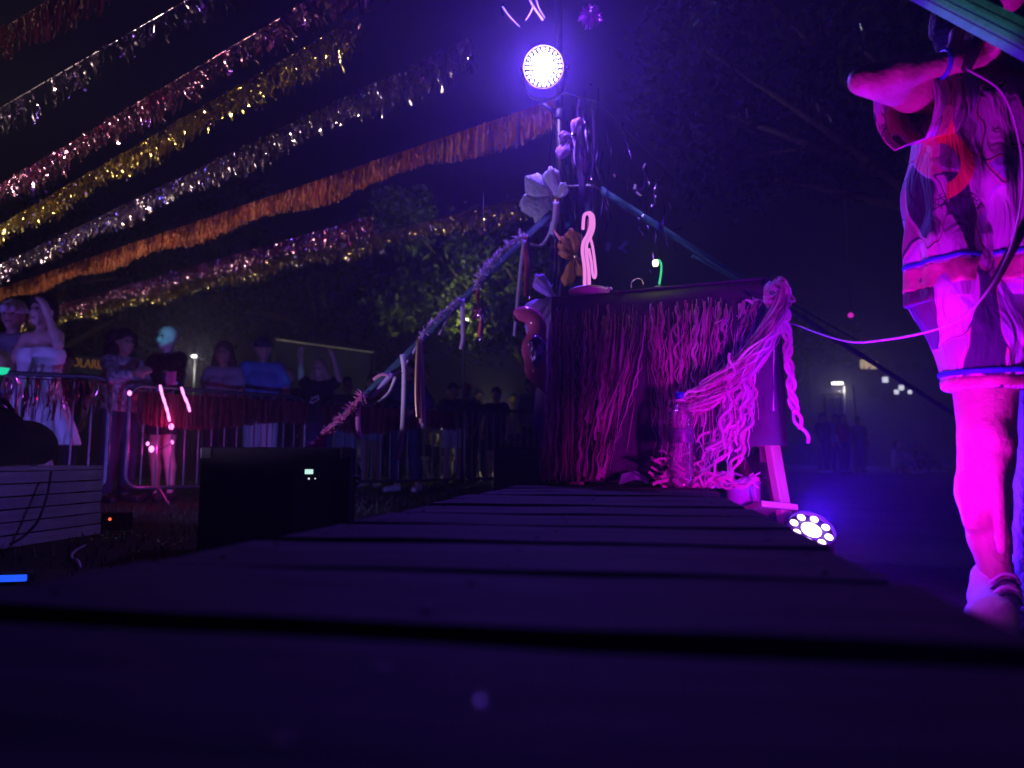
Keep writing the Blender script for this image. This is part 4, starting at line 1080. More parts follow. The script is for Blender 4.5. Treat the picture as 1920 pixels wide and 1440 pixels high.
# decorated strap to the left
la = P(1036, 396, 3.70); lb_ = P(592, 832, 3.35)
le = la + (lb_ - la) * ((0.02 - la.z) / (lb_.z - la.z))
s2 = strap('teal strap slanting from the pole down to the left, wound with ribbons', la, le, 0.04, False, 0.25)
link('stake', tube_mesh('stake', [le - la + Vector((-0.04, 0, 0.1)), le - la + Vector((0.04, 0, -0.1))], 0.015, 8), MT['steel'], s2)
# near strap across the top right corner
na = P(1768, -2, 1.42); nb2 = P(1930, 79, 1.20)
nd_ = (nb2 - na); n_top = na - nd_ * ((3.4 - na.z) / -(nd_.z)) if nd_.z < 0 else na - nd_ * 8
n_bot = na + nd_ * ((0.03 - na.z) / nd_.z)
s3 = strap('broad teal webbing strap crossing the top right corner in front of the person', n_top, n_bot, 0.056, True, 0.0, 10, (Vector((0, 0, CAM_Z)) - na.lerp(nb2, 0.5)).normalized())
link('stake', tube_mesh('stake', [n_bot - n_top + Vector((0, 0, 0.15)), n_bot - n_top + Vector((0, 0, -0.15))], 0.015, 8), MT['steel'], s3)

# ------------------------------------------------------------------ ribbons, boas and tassels hung on the left strap
def D_on(px):   # depth of the left strap at a pixel column
    # solve along the strap
    best = min(((abs((lambda q: 960 + F_PX * q.x / (q.y * math.cos(TH) + (q.z - CAM_Z) * math.sin(TH)))(la.lerp(le, t)) - px), t) for t in np.linspace(0, 1, 200)))
    return la.lerp(le, best[1]).y
def ribbon(label, px, w, mats, facing=Vector((0, -1, 0)), twist=0.6, dD=-0.03, thick=0.0012):
    D0 = D_on(px[0][0]) + dD
    o = empty('ribbon', P(px[0][0], px[0][1], D0)); tag(o, label, 'ribbon', 'ribbons on the left strap')
    for k, m in enumerate(mats):
        sh = (k - (len(mats) - 1) / 2) * w * 0.55 * F_PX / D0
        pts = catmull([P(x + sh * min(1, 0.25 + 0.5 * i), y + (k * 9 if i == len(px) - 1 else 0), D0 + 0.012 * k) for i, (x, y) in enumerate(px)], 6)
        link('band', strip_mesh('band', to_local(o, pts), w, facing, twist * (1 if k % 2 else -1), 0.2 * k, thick), MT[m], o)
    return o
def boa(label, px, r, mat, n, seed, dD=-0.04):
    g = np.random.default_rng(seed)
    D0 = D_on(px[0][0]) + dD; D1 = D_on(px[-1][0]) + dD
    sp = catmull([P(x, y, D0 + (D1 - D0) * i / max(1, len(px) - 1)) for i, (x, y) in enumerate(px)], 10)
    o = empty('feather_boa', sp[0]); tag(o, label, 'boa', 'boas on the left strap')
    loc = to_local(o, sp)
    link('core', tube_mesh('core', loc, r * 0.35, 6), MT[mat], o)
    A = np.array([tuple(p) for p in loc]); idx = g.integers(0, len(A), n)
    d = g.normal(size=(n, 3)); d /= np.linalg.norm(d, axis=1)[:, None]
    b = A[idx] + g.normal(size=(n, 3)) * r * 0.2; t = b + d * r * g.uniform(0.4, 1.5, (n, 1)) * (0.7 + 0.5 * np.sin(idx * 0.9))[:, None]
    w = np.cross(d, g.normal(size=(n, 3))); w /= np.linalg.norm(w, axis=1)[:, None]; w *= r * 0.16
    Vv = np.stack([b - w, b + w, t + w * 0.4, t - w * 0.4], 1).reshape(-1, 3)
    f_ = link('fluff', np_mesh('fluff', Vv, np.arange(n * 4).reshape(-1, 4)), MT[mat], o); f_['kind'] = 'stuff'
    return o
boa('pink feather boa wound along the lowest part of the left strap', [(585, 838), (620, 803), (650, 775), (680, 742)], 0.024, 'boa', 700, 1)
ribbon('pink ribbon hanging straight from the upper end of the pink boa', [(674, 745), (671, 790), (675, 822)], 0.022, ['paper_pink'])
ribbon('short pink tangle of ribbons at the foot of the strap above the black speaker', [(608, 810), (606, 826), (603, 842)], 0.03, ['paper_pink', 'rib_lilac'])
ribbon('white ribbon looping slackly under the strap', [(742, 706), (730, 735), (712, 752), (690, 762), (676, 756)], 0.016, ['rib_white'], twist=2.0)
ribbon('violet ribbon loop shining under the middle of the strap', [(735, 700), (718, 722), (702, 742), (692, 748)], 0.026, ['rib_lilac'], twist=1.5)
ribbon('short salmon ribbon knotted over the middle of the strap', [(700, 712), (716, 702), (732, 705)], 0.016, ['rib_pink'])
ribbon('longest pale ribbon hanging straight down almost to the grass', [(754, 664), (758, 700), (756, 780), (752, 830), (746, 862)], 0.024, ['rib_white'], twist=0.3)
ribbon('thick sheaf of lilac and gold ribbons hanging at the middle of the strap', [(786, 632), (787, 680), (788, 740), (791, 785)], 0.02, ['rib_gold', 'rib_pink', 'rib_lilac', 'rib_white'], twist=0.4)
ribbon('diagonal lilac ribbon running along the strap below the sheaf', [(784, 645), (768, 672), (750, 695), (735, 702)], 0.013, ['rib_lilac'])
boa('glittering lilac boa along the strap above the sheaf of ribbons', [(792, 628), (812, 604), (838, 580), (862, 562)], 0.018, 'boa_lilac', 420, 2)
ribbon('lavender ribbon hanging from the strap left of the tassel', [(867, 560), (868, 600), (869, 632), (865, 655)], 0.024, ['rib_lilac'], twist=0.3)
ribbon('thin lavender ribbon drooping beside the glittering lilac boa', [(850, 572), (838, 600), (824, 628)], 0.014, ['rib_lilac'])
boa('lilac boa wound round the upper part of the strap below the flower', [(893, 540), (905, 512), (925, 487), (955, 458), (984, 440)], 0.024, 'boa_lilac', 800, 3)
ribbon('red and violet fringe drooping below the lilac boa', [(900, 525), (896, 560), (902, 600), (899, 632)], 0.018, ['rib_red', 'iris_dark'], twist=3)
tuft('foil_tassel', 'glittering blue and white foil tassel below the lilac boa', P(902, 578, D_on(902)), 0.055, 130, 'iris', 71)
ribbon('long lavender ribbon with an orange-red top hanging before the lit tree', [(983, 450), (978, 490), (972, 550), (968, 600), (965, 630)], 0.02, ['rib_lilac'], twist=0.3)
ribbon('orange-red ribbon bunch knotted below the white flower', [(986, 440), (987, 470), (990, 500), (988, 555)], 0.026, ['rib_red', 'iris_dark'], twist=1.0)
ribbon('white ribbon curling from the flower to the knot on the strap', [(1036, 415), (1030, 440), (1015, 460), (995, 457)], 0.018, ['rib_white'], twist=1.2)
ribbon('rainbow-tinted ribbon hanging down the pole under the white flower', [(1040, 380), (1040, 440), (1038, 500), (1036, 540)], 0.034, ['iris'], twist=0.3, dD=-0.05)
ribbon('white ribbon tail hanging from the heart of the white flower', [(1043, 378), (1041, 410), (1036, 440)], 0.03, ['rib_white'], twist=0.3, dD=-0.07)

# ================================================================== FOIL GARLANDS OVERHEAD
GZ = 3.0
def tinsel(A, B, mat, name, label, seed, drop=(0.09, 0.27), per_m=270, group='foil garlands overhead', cat='garland', sag=0.05, wmin=0.004, wmax=0.009, segs=9, jit=0.0095):
    g = np.random.default_rng(seed)
    A = np.array(A, float); B = np.array(B, float); L = np.linalg.norm(B - A)
    o = empty(name, tuple(A)); tag(o, label, cat, group)
    cpts = [Vector(tuple((B - A) * t)) + Vector((0, 0, -sag * L / 6 * math.sin(math.pi * t))) for t in np.linspace(0, 1, 24)]
    link('cord', tube_mesh('cord', cpts, 0.005, 6), MT[mat], o)
    n = int(L * per_m)
    t = g.uniform(0, 1, n)
    base = (B - A)[None, :] * t[:, None]; base[:, 2] -= sag * L / 6 * np.sin(np.pi * t)
    along = (B - A) / L
    perp = np.array([-along[1], along[0], 0])
    base += perp * g.normal(0, 0.008, (n, 1))
    le_ = g.uniform(drop[0], drop[1], n) * (0.85 + 0.15 * np.sin(t * L * 3.1))
    w = g.uniform(wmin, wmax, n) * 0.5; big = g.random(n) < 0.3; w[big] *= 2.8
    ang = g.uniform(0, np.pi, n)
    pts = np.zeros((n, segs + 1, 2, 3))
    off = np.zeros((n, 3))
    for s in range(segs + 1):
        if s: 
            off = off + np.stack([g.normal(0, jit, n), g.normal(0, jit, n), -le_ / segs], 1)
        a = ang + g.normal(0, 0.5, n) * (s > 0)
        sd = np.stack([np.cos(a) * w, np.sin(a) * w, np.zeros(n)], 1)
        c = base + off
        pts[:, s, 0] = c - sd; pts[:, s, 1] = c + sd
    V = pts.reshape(-1, 3)
    b0 = np.arange(n)[:, None] * (segs + 1) * 2 + np.arange(segs)[None, :] * 2
    Q = np.stack([b0, b0 + 1, b0 + 3, b0 + 2], -1).reshape(-1, 4)
    f_ = link('fringe', np_mesh('fringe', V, Q), MT[mat], o); f_['kind'] = 'stuff'
    return o
MT['f_pink'] = foil('rose foil', [(0.75, 0.2, 0.45), (0.95, 0.55, 0.75), (0.6, 0.1, 0.35)], 0.22, 6)
MT['f_gold'] = foil('gold foil', [(0.8, 0.55, 0.1), (1.0, 0.85, 0.3), (0.7, 0.45, 0.08)], 0.22, 6)
MT['f_silver'] = foil('silver-rose foil', [(0.7, 0.45, 0.65), (0.95, 0.85, 0.95), (0.55, 0.3, 0.7)], 0.22, 6)
MT['f_orange'] = M('orange tissue fringe', (0.75, 0.26, 0.08), 0.55, metal=0.0, var=0.35, scale=4, trans=0.35)
MT['f_red'] = M('red tissue fringe', (0.17, 0.016, 0.022), 0.6, metal=0.0, var=0.4, scale=5, trans=0.3)
MT['f_redfoil'] = foil('red foil', [(0.6, 0.03, 0.1), (0.9, 0.3, 0.35), (0.4, 0.02, 0.08)], 0.22, 8)
MT['f_deepred'] = M('dark red fringe', (0.09, 0.012, 0.015), 0.7, var=0.4, scale=5, trans=0.2)
def garland(p1, p2, mat, label, seed, ext1=0.0, ext2=2.0, **kw):
    a = G(*p1, GZ); b = G(*p2, GZ); d = (b - a).normalized()
    tinsel(a - d * ext1, b + d * ext2, mat, 'foil_garland', label, seed, **kw)
garland((1046, 186), (0, 541), 'f_orange', 'orange tissue fringe garland running from the bright lamp to the left edge', 1, ext2=1.2, per_m=230, jit=0.004, drop=(0.2, 0.27), wmin=0.005, wmax=0.010, sag=0.0)
garland((700, 404), (85, 578), 'f_pink', 'rose foil garland just above the lowest golden one', 2, ext2=1.5, sag=0.0)
garland((1000, 366), (120, 585), 'f_gold', 'lowest foil garland, golden, nearest the lit tree', 3, ext2=2.0, sag=0.0)
garland((850, 85), (0, 497), 'f_silver', 'rose and silver foil garland next above the orange one', 4, ext1=0.15, ext2=1.0, sag=0.0)
garland((650, 44), (0, 423), 'f_gold', 'upper golden foil garland', 5, ext1=0.1, ext2=0.8, sag=0.0)
garland((560, 14), (0, 347), 'f_pink', 'rose foil garland next above the upper golden one', 6, ext1=1.0, ext2=0.6, per_m=130, sag=0.0)
garland((330, 12), (0, 203), 'f_silver', 'sparse silver foil garland high at the left', 7, ext1=1.0, ext2=0.4, per_m=45, sag=0.0)
garland((95, 0), (0, 58), 'f_deepred', 'dull red fringe garland in the top left corner', 8, ext1=0.8, ext2=0.4, per_m=160, jit=0.005, sag=0.0)

# ================================================================== BLACK SPEAKER AND WHITE CRATES AT THE LEFT
sl = P(360, 838, 3.05); sr = P(643, 836, 3.15)
spk = empty('floor_speaker', ((sl.x + sr.x) / 2, (sl.y + sr.y) / 2 + 0.22, 0), math.atan2(sr.y - sl.y, sr.x - sl.x)); tag(spk, 'big black floor speaker with a small lit display left of the walkway', 'speaker')
sw_ = (sr - sl).length; shh = sl.z
link('cabinet', box_mesh('cabinet', sw_, 0.44, shh - 0.015, 0.012, 3), MT['blackbox'], spk).location = (0, 0, 0.015)
pl = link('rear_panel', box_mesh('rear_panel', 0.14, 0.006, 0.34, 0.002), MT['blackplastic'], spk); pl.location = (0.145, -0.221, 0.06)
ds = link('display', box_mesh('display', 0.034, 0.004, 0.02, 0.001), EM('lit display', (0.62, 1.0, 0.92), 0.95), pl); ds.location = (-0.012, -0.005, 0.295)
for (x, z, r_) in ((-0.012, 0.276, 0.0045), (0.014, 0.276, 0.003)):
    k = link('indicator', lathe_mesh('indicator', [(r_, 0), (r_ * 0.8, 0.003), (0.0005, 0.004)], 8), EM('lit indicator', (0.9, 0.95, 1.0), 0.9), pl); k.location = (x, -0.003, z); k.rotation_euler = (R(90), 0, 0)
for k, (x, z) in enumerate(((-0.03, 0.2), (0.01, 0.2), (0.04, 0.2), (-0.03, 0.14), (0.01, 0.14))):
    q = link('socket', lathe_mesh('socket', [(0.014, 0), (0.014, 0.006), (0.009, 0.006), (0.008, 0.001)], 14), MT['black'], pl); q.location = (x, -0.003, z); q.rotation_euler = (R(90), 0, 0)
cg = box_mesh('corner_guard', 0.05, 0.03, 0.05, 0.008)
for x in (-1, 1):
    for zz in (0.012, shh - 0.048):
        q = link('corner_guard', cg, MT['blackplastic'], spk); q.location = (x * (sw_ / 2 - 0.022), -0.209, zz)
for s in (-1, 1):
    q = link('handle', tube_mesh('handle', catmull([(s * sw_ * 0.5, -0.08, shh * 0.72), (s * (sw_ * 0.5 + 0.02), -0.08, shh * 0.72), (s * (sw_ * 0.5 + 0.02), 0.08, shh * 0.72), (s * sw_ * 0.5, 0.08, shh * 0.72)], 4), 0.008, 6), MT['blackplastic'], spk)
fm_ = lathe_mesh('foot', [(0.022, 0), (0.025, 0.016)], 12)
for x in (-1, 1):
    for y in (-1, 1):
        q = link('foot', fm_, MT['blackplastic'], spk); q.location = (x * (sw_ / 2 - 0.05), y * 0.17, 0)
s2b = empty('floor_speaker', (P(980, 850, 5.2).x, 5.4, 0), R(-8)); tag(s2b, 'black floor speaker standing behind the left edge of the table', 'speaker')
sh2 = P(980, 838, 5.2).z
link('cabinet', box_mesh('cabinet', 0.36, 0.4, sh2 - 0.015, 0.012, 3), MT['blackbox'], s2b).location = (0, 0, 0.015)
link('grille', box_mesh('grille', 0.32, 0.01, sh2 - 0.08, 0.004), MT['grille'], s2b).location = (0, -0.204, 0.05)
for x in (-1, 1):
    for y in (-1, 1):
        q = link('foot', fm_, MT['blackplastic'], s2b); q.location = (x * 0.13, y * 0.15, 0)

c0 = G(-60, 1040, 0.0); c1 = G(184, 1002, 0.0)
cdir = (c1 - c0); cw = cdir.length
cr = empty('pallet_stack', c0, math.atan2(cdir.y, cdir.x)); tag(cr, 'stack of white-painted slatted pallets at the left edge', 'pallets')
for k in range(6):
    sl_ = link('slat', box_mesh('slat', cw + random.uniform(-0.01, 0.01), 0.022, 0.053, 0.003), MT['whitewood'], cr)
    sl_.location = (cw / 2, 0.0 + random.uniform(-0.004, 0.004), 0.004 + k * 0.060)
    bb2 = link('slat', box_mesh('slat', cw, 0.02, 0.05, 0.003), MT['whitewood'], cr); bb2.location = (cw / 2, 0.62, 0.004 + k * 0.06)
    e_ = link('slat', box_mesh('slat', 0.02, 0.59, 0.05, 0.003), MT['whitewood'], cr); e_.location = (cw - 0.013, 0.31, 0.004 + k * 0.06)
for k in range(5):
    t_ = link('top_board', box_mesh('top_board', cw, 0.115, 0.02, 0.003), MT['whitewood'], cr); t_.location = (cw / 2, 0.05 + k * 0.13, 0.362)
for x in (0.05, cw / 2, cw - 0.06):
    link('post', box_mesh('post', 0.06, 0.06, 0.355, 0.003), MT['deck_side'], cr).location = (x, 0.05, 0.003)
cb2 = link('cable', tube_mesh('cable', catmull([P(96, 884, 3.66), P(93, 905, 3.62), P(88, 930, 3.58), P(72, 975, 3.5), P(45, 1005, 3.45), P(20, 1020, 3.3)], 8), 0.006, 6), MT['blackplastic']); tag(cb2, 'thin black cable hanging down the front of the white pallets', 'cable')
bagm = Body()
bp0 = cr.matrix_basis
for (x, y, z, r_) in ((0.05, 0.3, 0.14, 0.13), (0.3, 0.3, 0.17, 0.14), (0.55, 0.3, 0.13, 0.115)):
    bagm.cap((x - 0.12, y, z), (x + 0.12, y, z), r_, r_)
    bagm.cap((x - 0.12, y - 0.06, z - 0.03), (x + 0.12, y - 0.06, z - 0.03), r_ * 0.85)
bagm.cap((-0.1, 0.3, 0.07), (0.6, 0.3, 0.07), 0.1, 0.1).clip((0, 0, 0.004), (0, 0, 1))
bg = empty('equipment_bag', bp0 @ Vector((0, 0, 0.382)), cr.rotation_euler.z); tag(bg, 'black equipment bag lying on top of the white pallets', 'bag')
link('body', bagm.mesh('body', 0.02, 0.05), M('black nylon', (0.012, 0.012, 0.016), 0.6, var=0.3, bump=0.4, bscale=12), bg)
link('handle', tube_mesh('handle', catmull([(0.1, 0.22, 0.28), (0.2, 0.2, 0.33), (0.36, 0.2, 0.33), (0.46, 0.22, 0.28)], 5), 0.012, 6), MT['blackplastic'], bg)
tg = link('tag', box_mesh('tag', 0.055, 0.004, 0.03, 0.002), MT['cloth_white'], bg); tg.location = (0.56, 0.155, 0.07); tg.rotation_euler = (R(-14), 0, R(4))
# small device with a red light, foil scraps standing for coloured light patches on the grass, loose cable
rd = G(202, 985, 0.03)
dv = empty('stage_box', (rd.x, rd.y + 0.06, 0), R(10)); tag(dv, 'small dark box with a red light on the grass right of the white pallets', 'box')
link('case', box_mesh('case', 0.18, 0.12, 0.10, 0.008), MT['blackbox'], dv)
li = link('indicator', lathe_mesh('indicator', [(0.009, 0), (0.008, 0.004), (0.0005, 0.006)], 10), EM('lit red indicator', (1.0, 0.12, 0.04), 1.6), dv); li.location = (0.0, -0.061, 0.066); li.rotation_euler = (R(90), 0, 0)
for k, (x, y, lab) in enumerate(((228, 1011, 'rainbow-coloured foil scraps standing for light patches on the grass beside the white pallets'), (300, 1026, 'dim foil scraps on the grass left of the black speaker'))):
    c = G(x, y, 0.01); g = np.random.default_rng(90 + k); n = 60 if k == 0 else 24
    p0 = np.stack([g.normal(0, 0.055, n), g.normal(0, 0.10, n), g.uniform(0.004, 0.03, n)], 1); a_ = g.uniform(0, 6.28, n); tl = g.uniform(-0.9, 0.9, n)
    e1 = np.stack([np.cos(a_), np.sin(a_), tl * 0.4], 1) * 0.006; e2 = np.stack([-np.sin(a_), np.cos(a_), tl], 1) * 0.005
    Vv = np.stack([p0 - e1 - e2, p0 + e1 - e2, p0 + e1 + e2, p0 - e1 + e2], 1).reshape(-1, 3)
    o = link('foil_confetti', np_mesh('foil_confetti', Vv, np.arange(n * 4).reshape(-1, 4)), foil('rainbow foil', [(0.9, 0.2, 0.1), (0.9, 0.8, 0.2), (0.1, 0.8, 0.4), (0.1, 0.3, 0.95)], 0.4, 22)); o.location = c
    tag(o, lab, 'confetti', kind='stuff')
lc = link('cable', tube_mesh('cable', catmull([G(160, 1022, 0.012), G(140, 1034, 0.012), G(134, 1045, 0.012), G(146, 1052, 0.012), G(150, 1064, 0.012)], 6), 0.006, 6), M('grey cable', (0.35, 0.35, 0.4), 0.5, var=0.1)); tag(lc, 'loose grey cable end curling on the grass near the walkway', 'cable')

# ================================================================== CROWD BARRIERS
bar_me = tube_mesh('bar', [(0, 0, 0.17), (0, 0, 1.07)], 0.0085, 6, False)
def barrier(a, b, label):
    a = Vector(a); b = Vector(b); d = b - a; L = d.length
    o = empty('crowd_barrier', (a.x, a.y, 0), math.atan2(d.y, d.x)); tag(o, label, 'barrier', 'crowd barriers in a row')
    r = 0.12; x0, x1, z0, z1 = 0.03, L - 0.03, 0.15, 1.09
    loop = [(x0, 0, 0.62)]
    def arc(cx, cz, a0, a1): return [(cx + r * math.cos(R(a0 + (a1 - a0) * i / 5)), 0, cz + r * math.sin(R(a0 + (a1 - a0) * i / 5))) for i in range(6)]
    loop += arc(x0 + r, z1 - r, 180, 90) + arc(x1 - r, z1 - r, 90, 0) + arc(x1 - r, z0 + r, 0, -90) + arc(x0 + r, z0 + r, -90, -180) + [(x0, 0, 0.62)]
    link('frame', tube_mesh('frame', loop, 0.019, 8, False), MT['steel'], o)
    n = int((L - 0.2) / 0.125)
    for k in range(1, n + 1):
        q = link('bar', bar_me, MT['steel'], o); q.location = (x0 + (x1 - x0) * k / (n + 1), 0, 0)
    for x in (x0 + 0.28, x1 - 0.28):
        link('foot', tube_mesh('foot', catmull([(x, -0.3, 0.012), (x, -0.24, 0.03), (x, 0, z0), (x, 0.24, 0.03), (x, 0.3, 0.012)], 3), 0.016, 7), MT['steel'], o)
    return o
b1a, b1b = P(-90, 690, 5.55), P(216, 709, 6.05)
b2a, b2b = P(238, 716, 6.65), P(578, 744, 8.05)
bdir = Vector((1.15, 1.6, 0)).normalized()
def flat(v): return Vector((v.x, v.y, 0))
barrier(flat(b1a), flat(b1b), 'nearest steel crowd barrier at the left edge, hung with glittering red tinsel')
barrier(flat(b2a), flat(b2b), 'steel crowd barrier hung with a plain red fringe')
q0 = flat(P(598, 744, 8.3))
bends = [q0]
for k in range(3):
    bends.append(bends[-1] + Vector((0.74, 0.67, 0)).normalized() * 2.05)
for k in range(3):
    barrier(bends[k] + Vector((0.03, 0.02, 0)), bends[k + 1] - Vector((0.03, 0.02, 0)), ['third steel crowd barrier from the left, behind the slanting strap', 'fourth steel crowd barrier from the left, behind the person with white shoes', 'farthest steel crowd barrier, behind the flamingo'][k])
bar_d = (flat(b1b) - flat(b1a)); 
def onb(a, b, t, z, off=-0.03):
    d = (b - a); n = Vector((d.y, -d.x, 0)).normalized()
    p = a.lerp(b, t); return Vector((p.x, p.y, z)) + n * (-off)
tinsel(onb(flat(b1a), flat(b1b), 0.05, 1.05), onb(flat(b1a), flat(b1b), 0.99, 1.05), 'f_redfoil', 'tinsel_fringe', 'glittering red tinsel fringe tied along the nearest barrier', 31, (0.18, 0.34), 110, 'fringes on the barriers', 'fringe', 0.0, 0.004, 0.010, 4, 0.012)
tinsel(onb(flat(b2a), flat(b2b), 0.05, 1.03), onb(flat(b2a), flat(b2b), 0.99, 1.03), 'f_red', 'tinsel_fringe', 'plain red tissue fringe tied along the second barrier', 32, (0.3, 0.34), 330, 'fringes on the barriers', 'fringe', 0.0, 0.006, 0.012, 4, 0.003)
tinsel(onb(bends[0], bends[1], 0.02, 1.03), onb(bends[0], bends[1], 0.95, 1.03), 'f_red', 'tinsel_fringe', 'orange-red tissue fringe tied along the third barrier', 33, (0.28, 0.33), 300, 'fringes on the barriers', 'fringe', 0.0, 0.006, 0.012, 4, 0.003)

# ================================================================== PEOPLE
def V3(*a): return np.array(a, float)
def hand_caps(B, wrist, dirv, palm_n, s=1.0, curl=0.35, fr=0.0085):
    """palm and five bent fingers of unequal length"""
    d = np.array(dirv, float); d /= np.linalg.norm(d)
    n = np.array(palm_n, float); n -= d * (n @ d); n /= np.linalg.norm(n)
    sd = np.cross(d, n)
    w = np.array(wrist, float)
    B.cap(w, w + d * 0.05 * s, 0.026 * s, 0.03 * s)
    for k, (o, L) in enumerate(((-0.029, 0.062), (-0.010, 0.075), (0.010, 0.07), (0.028, 0.054))):
        b = w + d * 0.075 * s + sd * o * s
        B.cap(w + d * 0.03 * s + sd * o * 0.7 * s, b, 0.014 * s, 0.0105 * s)
        m = b + (d * math.cos(curl) + n * math.sin(curl)) * L * 0.5 * s
        e = m + (d * math.cos(curl * 2.4) + n * math.sin(curl * 2.4)) * L * 0.55 * s
        B.cap(b, m, fr * s * 1.1, fr * s).cap(m, e, fr * s, fr * s * 0.85)
    t0 = w + d * 0.02 * s - sd * 0.024 * s
    t1 = t0 + (d * 0.55 - sd * 0.75 + n * 0.35) * 0.045 * s
    t2 = t1 + (d * 0.85 - sd * 0.2 + n * 0.5) * 0.035 * s
    B.cap(t0, t1, 0.014 * s, 0.011 * s).cap(t1, t2, 0.0105 * s, 0.009 * s)
def person(label, loc, rz, H=1.72, skin='skin_a', hair=('short', 'hair_dark'), top=None, bottom=None, shoe='shoe_dark', joints=None, h=0.018, extra=None, female=False, face=True):
    o = empty('person', (loc[0], loc[1], loc[2] if len(loc) > 2 else 0), rz); tag(o, label, 'person', 'people in the crowd')
    S = H / 1.75
    J = dict(hipL=(-.09, 0, .92), hipR=(.09, 0, .92), kneeL=(-.1, -.02, .5), kneeR=(.1, -.02, .5), ankL=(-.11, .02, .085), ankR=(.11, .02, .085),
             toeL=(-.13, -.16, .035), toeR=(.13, -.16, .035), shL=(-.175, 0, 1.42), shR=(.175, 0, 1.42), elL=(-.25, .02, 1.14), elR=(.25, .02, 1.14), wrL=(-.24, -.1, .9), wrR=(.24, -.1, .9),
             head=(0, -.02, 1.63), hdL=None, hdR=None)
    if female: J.update(shL=(-.155, 0, 1.42), shR=(.155, 0, 1.42), elL=(-.22, .02, 1.15), elR=(.22, .02, 1.15))
    if joints: J.update(joints)
    j = {k: (None if v is None else V3(*v) * S) for k, v in J.items()}
    z = lambda v: v * S
    B = Body()
    wq = 0.082 if female else 0.095
    for s in (-1, 1):
        B.chain([V3(s * .075 * S, 0, z(.93)), V3(s * .06 * S, -.005, z(1.08)), V3(s * .075 * S, 0, z(1.27)), V3(s * .06 * S, 0.01, z(1.39))], [.1 * S, wq * S, .1 * S, .06 * S])
        if female: B.cap(V3(s * .07 * S, -.06 * S, z(1.27)), V3(s * .07 * S, -.075 * S, z(1.255)), .06 * S, .045 * S)
    B.cap(j['shL'] * [0.8, 1, 1], j['shR'] * [0.8, 1, 1], .058 * S)
    hd = j['head']
    B.cap(V3(0, .01, z(1.42)), hd + V3(0, .02, -.05) * S, .055 * S, .05 * S)
    B.cap(hd + V3(0, .015, .045) * S, hd + V3(0, -.005, -.015) * S, .094 * S, .08 * S).cap(hd + V3(0, -.03, -.04) * S, hd + V3(0, -.052, -.075) * S, .066 * S, .042 * S)
    if face:
        B.cap(hd + V3(0, -.088, .012) * S, hd + V3(0, -.106, -.018) * S, .011 * S, .015 * S)
        for s in (-1, 1): B.cap(hd + V3(s * .084, .01, .0) * S, hd + V3(s * .088, .014, -.03) * S, .018 * S, .012 * S)
    for sd in 'LR':
        B.chain([j['hip' + sd], j['knee' + sd], (j['knee' + sd] * .62 + j['ank' + sd] * .38) + V3(0, .015, 0), j['ank' + sd]], [.085 * S, .054 * S, .052 * S, .034 * S])
        B.chain([j['ank' + sd] + V3(0, .03, -.03) * S, j['toe' + sd]], [.036 * S, .03 * S])
        B.chain([j['sh' + sd], j['el' + sd], (j['el' + sd] * .65 + j['wr' + sd] * .35), j['wr' + sd]], [.05 * S, .038 * S, .038 * S, .024 * S])
        d_ = j['hd' + sd] if j['hd' + sd] is not None else j['wr' + sd] - j['el' + sd]
        hand_caps(B, j['wr' + sd], d_, V3(-1 if sd == 'R' else 1, -0.4, 0), S, 0.3, 0.0095)
    link('body', B.mesh('body', h, 0.025), MT[skin], o)
    if face:
        em = lathe_mesh('eye', [(0.001, -0.010), (0.009, -0.006), (0.012, 0), (0.009, 0.006), (0.001, 0.010)], 8)
        for s in (-1, 1):
            e = link('eye', em, MT['eye'], o); e.location = hd + V3(s * .032, -.083, .018) * S; e.rotation_euler = (0, R(90), 0)
        mo = link('mouth', Body().cap(hd + V3(-.02, -.094, -.058) * S, hd + V3(.02, -.094, -.058) * S, .007).mesh('mouth', 0.005, 0.005), MT['lip'], o)
    if top:
        m, sl, hem, neck, off = top
        T = Body()
        for s in (-1, 1):
            T.chain([V3(s * .075 * S, 0, z(.93)), V3(s * .07 * S, -.005, z(1.08)), V3(s * .078 * S, 0, z(1.27)), V3(s * .06 * S, 0.01, z(1.39))], [.1 * S, (wq + .004) * S, .102 * S, .06 * S])
            if female: T.cap(V3(s * .07 * S, -.06 * S, z(1.27)), V3(s * .07 * S, -.075 * S, z(1.255)), .06 * S, .045 * S)
        if sl > 0:
            T.cap(j['shL'] * [0.8, 1, 1], j['shR'] * [0.8, 1, 1], .058 * S)
            for sd in 'LR':
                e = j['sh' + sd] + (j['el' + sd] - j['sh' + sd]) * min(sl, 1)
                T.cap(j['sh' + sd], e, .054 * S, .05 * S + (.008 if sl < 1 else 0))
                if sl > 1:
                    T.cap(j['el' + sd], j['el' + sd] + (j['wr' + sd] - j['el' + sd]) * (sl - 1), .045 * S, .034 * S)
        T.clip((0, 0, z(hem)), (0, 0, 1))
        if neck and neck < 1.4: T.clip((0, 0, z(neck)), (0, 0, -1))
        sd_ = random.random() * 6
        def wob(V, sd_=sd_):
            V = V.copy(); a = np.arctan2(V[:, 1], V[:, 0]); k = np.clip((z(1.3) - V[:, 2]) / 0.4, 0.2, 1)
            f = 1 + 0.035 * k * np.sin(a * 7 + sd_ + V[:, 2] * 9) ; V[:, 0] *= f; V[:, 1] *= f; return V
        link('shirt' if hem < 1.2 or sl else 'top', T.mesh('shirt', h, 0.03, off, wob=wob if sl <= 1 else None), MT[m], o)
